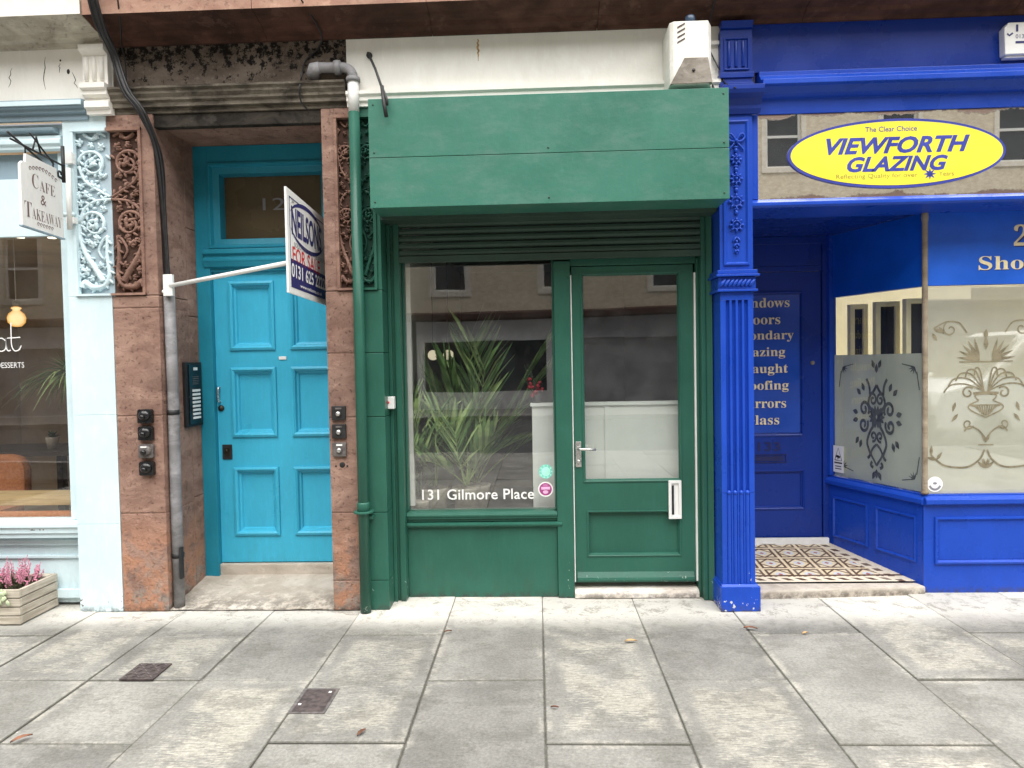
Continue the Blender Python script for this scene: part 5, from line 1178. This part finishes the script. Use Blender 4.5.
for k in range(9):
    u = .09+.032*k; b.ribbon([(u+.012*math.cos(q*.8),2.690+.03*math.sin(k/8*PI)*.8+.009*math.sin(q*.8)) for q in range(7)], .006, -.001)
for k in range(6): b.ribbon([(.15+.028*k+.011*math.cos(q*.8),2.388+.008*math.sin(q*.8)) for q in range(7)], .005, -.001)
b.build('ornament', M['brownprint'], t)
b = SC(); b.tube([(-.08,.0,2.80),(LW+.02,.0,2.80)], .006, 8); b.tube([(-.085,.01,2.835),(LW+.02,.01,2.72)], .006, 8)
b.tube([(.12,.0,2.80),(.16,.0,2.89),(.20,.0,2.80)], .005, 6); b.tube([(.10,.0,2.89),(.33,.0,2.78)], .005, 6); b.tube([(LW+.02,.0,2.70),(LW+.02,.0,2.92)], .011, 8)
b.tube(spiral3 if False else [(LW-.03+.02*math.cos(q*.7),-.004,2.735+.02*math.sin(q*.7)) for q in range(9)], .006, 6)
for u in (.06,LW-.08): b.tube([(u,.006,2.80),(u,.006,2.755)], .004, 6)
b.build('bracket', M['blackm'], t)
b = MB(); b.tube([(-2.885,-.10,2.80),(-2.885,-.10,2.42)], .016, 8); b.box(-2.91,-2.86,-.10,YF-.003,2.83,2.90); b.box(-2.91,-2.86,-.10,YF-.003,2.46,2.50); b.build('post', M['whitepaint'], t)

# ------------------------------------------------------------------ planter and heather
t = thing('wooden_planter', 'weathered slatted timber planter box by the pale blue stall riser', 'planter', (-3.5,-.12,0))
px0, px1, py0, py1 = -4.10, -3.150, -.300, .012
for k in range(4):
    z0, z1 = .012+.054*k, .012+.054*k+.048
    tp = .004*k
    MB().box(px0,px1+.002,py0-.0,py0+.022,z0,z1).build('slat', M['wood'], t, bevel=.003)
    MB().box(px1-.020,px1+.0,py0+.023,py1,z0+.001,z1).build('slat', M['woody'], t, bevel=.003)
    MB().box(px0,px1,py1+.001,py1+.022,z0,z1).build('slat', M['wood'], t, bevel=.003)
    MB().box(px0,px0+.020,py0+.023,py1,z0,z1).build('slat', M['woody'], t, bevel=.003)
b = MB(); b.box(px0+.021,px1-.021,py0+.024,py0+.044,.01,.20); b.box(px1-.06,px1-.022,py1-.05,py1,.01,.225); b.box(px1-.06,px1-.022,py0+.045,py0+.08,.01,.2); b.build('corner_post', M['wood'], t)
MB().box(px0+.022,px1-.022,py0+.045,py1-.002,.02,.185).build('compost', M['soil'], t)
def heather(x, y, label, seed):
    rnd = random.Random(seed); t = thing('heather_plant', label, 'plant', (x,y,.185), 'heathers in the timber planter')
    g = MB(); f = MB()
    for i in range(70):
        a = rnd.uniform(0,2*PI); rr = .13*math.sqrt(rnd.random()); bx_, by_ = x+rr*math.cos(a), y+rr*.8*math.sin(a)
        h = rnd.uniform(.09,.24)*(1-.4*rr/.13); lx, ly = rr*math.cos(a)*.35+rnd.uniform(-.02,.02), rr*math.sin(a)*.3
        top = Vector((bx_+lx,by_+ly,.185+h)); bot = Vector((bx_,by_,.183))
        g.tube([bot, bot.lerp(top,.6)], [.004,.003], 4)
        for j in range(14):
            p = bot.lerp(top, .03+.45*rnd.random()); d = Vector((rnd.uniform(-1,1),rnd.uniform(-1,1),rnd.uniform(.1,.9)))*.026; n_ = d.cross(Vector((rnd.random(),rnd.random(),rnd.random()))).normalized()*.004
            g.add([p-n_,p+n_,p+d],[(0,1,2)], 0)
        for j in range(16):
            q = j/15; p = bot.lerp(top,.42+.58*q); r_ = .010*(1-.65*q)
            o = Vector((rnd.uniform(-1,1),rnd.uniform(-1,1),rnd.uniform(-.3,.6)))*r_
            s_ = .0055*(1-.4*q)
            c_ = p+o; f.add([c_+Vector((s_,0,0)),c_+Vector((0,s_,0)),c_+Vector((-s_,0,0)),c_+Vector((0,-s_,0)),c_+Vector((0,0,s_*1.4)),c_-Vector((0,0,s_*1.4))],[(0,1,4),(1,2,4),(2,3,4),(3,0,4),(1,0,5),(2,1,5),(3,2,5),(0,3,5)])
    g.build('foliage', M['heathgreen'], t); f.build('blooms', M['heath'], t)
heather(-3.30, -.14, 'pink flowering heather nearest the planter corner', 1)
heather(-3.55, -.15, 'pink flowering heather at the left edge of the photo', 2)
t = thing('ivy_sprig', 'pale green ivy leaves spilling over the planter front', 'plant', (-3.26,-.29,.19))
b = MB(); rnd = random.Random(6)
for i in range(16):
    cx_, cy_, cz_ = -3.255+rnd.uniform(-.07,.05), -.306-rnd.uniform(0,.015), .178+rnd.uniform(-.05,.045)
    b.blob((cx_,cy_,cz_),.020,.003,.014,7,4,rot=rnd.uniform(0,3))
b.tube(bez([(-3.27,-.22,.186),(-3.26,-.28,.215),(-3.25,-.312,.20),(-3.255,-.312,.14)],5), .003, 5); b.build('leaves', M['ivy'], t)

# ------------------------------------------------------------------ covers and litter on the pavement
t = thing('drain_cover', 'small dark ridged drain cover in the paving before the left pier', 'drain cover', (-2.01,-.92,0))
b = MB(); x0,x1,y0,y1 = -2.096,-1.926,-1.010,-.830
b.box(x0,x1,y0,y1,.0005,.008); b.build('plate', M['iron'], t)
b = MB()
for i in range(5):
    for j in range(5):
        cx_, cy_ = x0+.02+.0325*i, y0+.022+.034*j; d = .012
        s_ = 1 if (i+j) % 2 else -1
        b.add([(cx_-d-.003,cy_-s_*d,.0083),(cx_-d+.003,cy_-s_*d,.0083),(cx_+d+.003,cy_+s_*d,.0115),(cx_+d-.003,cy_+s_*d,.0115),(cx_-d-.003,cy_-s_*d,.0115),(cx_-d+.003,cy_-s_*d,.0115)],[(4,5,2,3),(0,1,2,3)])
b.build('ridges', M['irongrey'], t)
t = thing('drain_cover', 'square dark utility cover with a frame and pale marks in the middle paving', 'drain cover', (-1.045,-1.22,0))
x0,x1,y0,y1 = -1.128,-.962,-1.338,-1.106
b = MB(); b.box(x0,x1,y0,y1,.0005,.0075); b.build('frame', M['irongrey'], t)
b = MB(); b.box(x0+.014,x1-.014,y0+.014,y1-.014,.0078,.0095); b.build('plate', M['iron'], t, bevel=.001)
b = MB(); b.M = Matrix(((1,0,0,0),(0,0,-1,0),(0,1,0,0),(0,0,0,1))); 
b.text('FH', -1.045, -1.225, -.0102, h=.045, w=.10); b.ribbon([(-1.09,-1.17),(-1.01,-1.17)], .006, -.0102); b.ribbon([(-1.09,-1.275),(-1.0,-1.275)], .006, -.0102); b.build('raised_marks', M['irongrey'], t)
b = MB(); b.box(-1.0,-.988,-1.155,-1.143,.0097,.0118); b.box(-1.105,-1.093,-1.27,-1.258,.0097,.0118); b.build('keyhole_cap', M['whiteprint'], t)
def fleaf(x, y, s_, rot, mat, label):
    b = MB(); n = 9; vs = []; 
    for k in range(n):
        t_ = k/(n-1); w = .42*math.sin(PI*min(1,t_*1.02))**.8*s_*(1-.25*t_); cz_ = .008+.012*s_/.04*math.sin(PI*t_)*.5
        for sd in (-1,0,1):
            u, v = (t_-.5)*s_*2, sd*w*(1 if k % 2 else .8)
            vs.append((x+u*math.cos(rot)-v*math.sin(rot), y+u*math.sin(rot)+v*math.cos(rot), cz_+abs(sd)*.006))
    fs = []
    for k in range(n-1): fs += [(3*k,3*k+1,3*k+4,3*k+3),(3*k+1,3*k+2,3*k+5,3*k+4)]
    b.add(vs, fs); tag(b.build('fallen_leaf', mat), label, 'leaf', 'fallen leaves on the paving')
fleaf(-.532,-.43,.024,.4,M['deadleaf'],'small dark curled leaf below the green display window')
fleaf(.491,-.575,.035,.1,M['deadleaf2'],'ochre leaf lying on the slab before the green door')
fleaf(1.190,-.40,.038,-.2,M['deadleaf'],'dark brown leaf on the joint below the blue pilaster')
fleaf(-.756,-1.50,.030,1.2,M['deadleaf'],'reddish leaf with veins to the right of the utility cover')
fleaf(-2.175,-1.55,.040,.9,M['deadleaf'],'long dark leaf near the lower left corner')
fleaf(1.466,-.475,.022,.5,M['deadleaf2'],'pale tan leaf before the tiled porch')
fleaf(.055,-1.29,.018,.0,M['deadleaf'],'thin red stalk like leaf on the middle joint')

# ------------------------------------------------------------------ the other side of the street (seen in the glass)
O = thing('opposite_tenement', 'buff stone tenement across the street, mirrored in the shop glass', 'building', (0,-18,0))
YO = -18.0
wx = [-2.83+3.6*i for i in range(-5,7)]
zz = [(3.95,6.1),(7.55,9.6),(10.6,12.4)]
b = MB()
edges = [-23]+[e for x in wx for e in (x-.55,x+.55)]+[23]
for k in range(0,len(edges),2): b.box(edges[k],edges[k+1],YO-.5,YO,3.3,14)
for x in wx:
    lo = 3.3
    for a, c in zz: b.box(x-.55,x+.55,YO-.5,YO,lo,a); lo = c
    b.box(x-.55,x+.55,YO-.5,YO,lo,14)
b.build('wall', M['ashlar'], O)
MB().px([(YO,3.0),(YO+.25,3.05),(YO+.25,3.22),(YO,3.3)], -23, 23).build('shop_cornice', M['reddark'], O)
MB().px([(YO-.5,13.9),(YO+.3,14.0),(YO+.3,14.25),(YO-.5,14.3)], -23, 23).build('eaves', M['ashlar_lt'], O)
MB().px([(YO-.5,14.3),(YO-4,17),(YO-4,0),(YO-.5,0)], -23, 23).build('roof', M['lead'], O)
first = None
for x in wx:
    for a, c in zz:
        b = MB(); b.M = Matrix.Translation((x,YO,0)) @ Matrix.Rotation(PI,4,'Z')
        b.ring(-.70,.70,a-.15,c+.15,.15,-.03,.0); w = b.build('window', M['ashlar_lt'], O)
        b = MB(); b.M = Matrix.Translation((x,YO,0)) @ Matrix.Rotation(PI,4,'Z'); b.ring(-.548,.548,a+.002,c-.002,.07,.08,.14); b.box(-.48,.48,.08,.14,(a+c)/2-.04,(a+c)/2+.04); b.build('sash', M['whitepaint'], w)
        MB().box(x-.48,x+.48,YO-.135,YO-.12,a+.07,c-.07).build('pane', M['farglass'], w)
ug = [(-23,-15.5,'fardark','farshop'),(-15.3,-9.2,'farglass','farshop'),(-9,-4.2,'fardark','fardark'),(-4,.6,'farglass','farshop'),(.8,5.4,'fardark','fardark'),(5.6,10.5,'farglass','ashlar_lt'),(10.7,16,'fardark','fardark'),(16.2,23,'farglass','farshop')]
for x0, x1, m1, m2 in ug:
    f = MB().box(x0,x1,YO-.4,YO-.02,2.30,2.995).build('shop_fascia', M[m2], O)
    MB().box(x0+.25,x1-.25,YO-.35,YO-.15,.6 if m1 == 'farglass' else .05,2.295).build('shop_window', M[m1], O)
    b = MB(); b.box(x0,x0+.25,YO-.4,YO-.03,0,2.298); b.box(x1-.25,x1,YO-.4,YO-.03,0,2.298); b.box(x0+.25,x1-.25,YO-.4,YO-.05,0,.04 if m1 != 'farglass' else .598); b.build('shop_post', M[m2], O)

t = thing('white_van', 'white panel van parked at the kerb behind the camera, mirrored in the showroom glass', 'van', (9.5,-8.3,-.12))
def vy(pr, y0, y1): return [(x+9.5, z-.12) for x, z in pr]
prof = [(-2.55,.35),(-2.60,.80),(-2.50,1.02),(-1.75,1.22),(-1.02,1.98),(-.75,2.08),(2.45,2.10),(2.55,1.95),(2.58,.35)]
b = MB(); b.py([(x+9.5,z-.12) for x, z in prof], -9.25, -7.35); b.build('body', M['white'], t, bevel=.05)
b = MB(); b.add([(9.5+x,y,z-.12) for x, z in ((-1.74,1.30),(-1.08,1.97)) for y in (-9.1,-7.5)], [(0,1,3,2)]); b.v = [q+Vector((-.035,0,.03)) for q in b.v]; b.build('windscreen', M['farglass'], t)
for y in (-7.342,-9.258): MB().add([(9.5+x,y,z-.12) for x, z in ((-1.55,1.26),(-.55,1.26),(-.55,1.85),(-.98,1.85))], [(0,1,2,3)]).build('side_window', M['farglass'], t)
for x in (-1.65,1.65):
    for y in (-7.42,-9.18):
        wh = MB().lathe([(.20,-.10),(.33,-.10),(.345,-.06),(.345,.06),(.33,.10),(.20,.10)], (9.5+x,y,.225), 24, axis='y').build('wheel', M['blackm'], t)
        MB().lathe([(.02,-.104),(.20,-.09),(.20,.09),(.02,.104)], (9.5+x,y,.225), 18, axis='y').build('rim', M['galv'], wh)
for y in (-7.7,-8.9): MB().box(6.86,6.93,y-.16,y+.16,.60,.82).build('headlight', M['chrome'], t, bevel=.02)
MB().box(6.84,6.95,-9.2,-7.4,.22,.50).build('bumper', M['blackm'], t, bevel=.03)

# ------------------------------------------------------------------ camera, light, sky
cam = bpy.data.cameras.new('camera'); co_ = bpy.data.objects.new('camera', cam); COL.objects.link(co_)
co_.matrix_world = Matrix.Translation((0,-4.28,1.54)) @ Matrix.Rotation(R(2.067),4,'Z') @ Matrix.Rotation(PI/2-R(1.758),4,'X') @ Matrix.Rotation(R(-1.0475),4,'Z')
cam.sensor_width = 36; cam.lens = 36*683/1024; cam.clip_start = .05; cam.clip_end = 2000
scene.camera = co_
EL, AZ = R(73), R(160)      # high soft sun from behind the camera, a little to the right
w = bpy.data.worlds.new('World'); scene.world = w; w.use_nodes = True
nt = w.node_tree; bg = nt.nodes['Background']; sk = nt.nodes.new('ShaderNodeTexSky'); sk.sky_type = 'NISHITA'; sk.sun_disc = False
sk.sun_elevation = EL; sk.sun_rotation = AZ; sk.dust_density = 4; sk.air_density = 1.0; sk.ozone_density = .6
hs = nt.nodes.new('ShaderNodeHueSaturation'); hs.inputs['Saturation'].default_value = .25      # overcast: almost no blue
nt.links.new(sk.outputs[0], hs.inputs['Color']); nt.links.new(hs.outputs[0], bg.inputs[0]); bg.inputs[1].default_value = .13
sun = bpy.data.lights.new('sun', 'SUN'); so = bpy.data.objects.new('sun', sun); COL.objects.link(so)
sun.energy = 10.6; sun.angle = R(98); sun.color = (1, .985, .96)
d = Vector((math.sin(AZ)*math.cos(EL), math.cos(AZ)*math.cos(EL), math.sin(EL)))
so.rotation_euler = d.to_track_quat('Z', 'Y').to_euler()
scene.view_settings.view_transform = 'Standard'; scene.view_settings.look = 'None'; scene.view_settings.exposure = 0
scene.cycles.max_bounces = 8; scene.cycles.transparent_max_bounces = 12
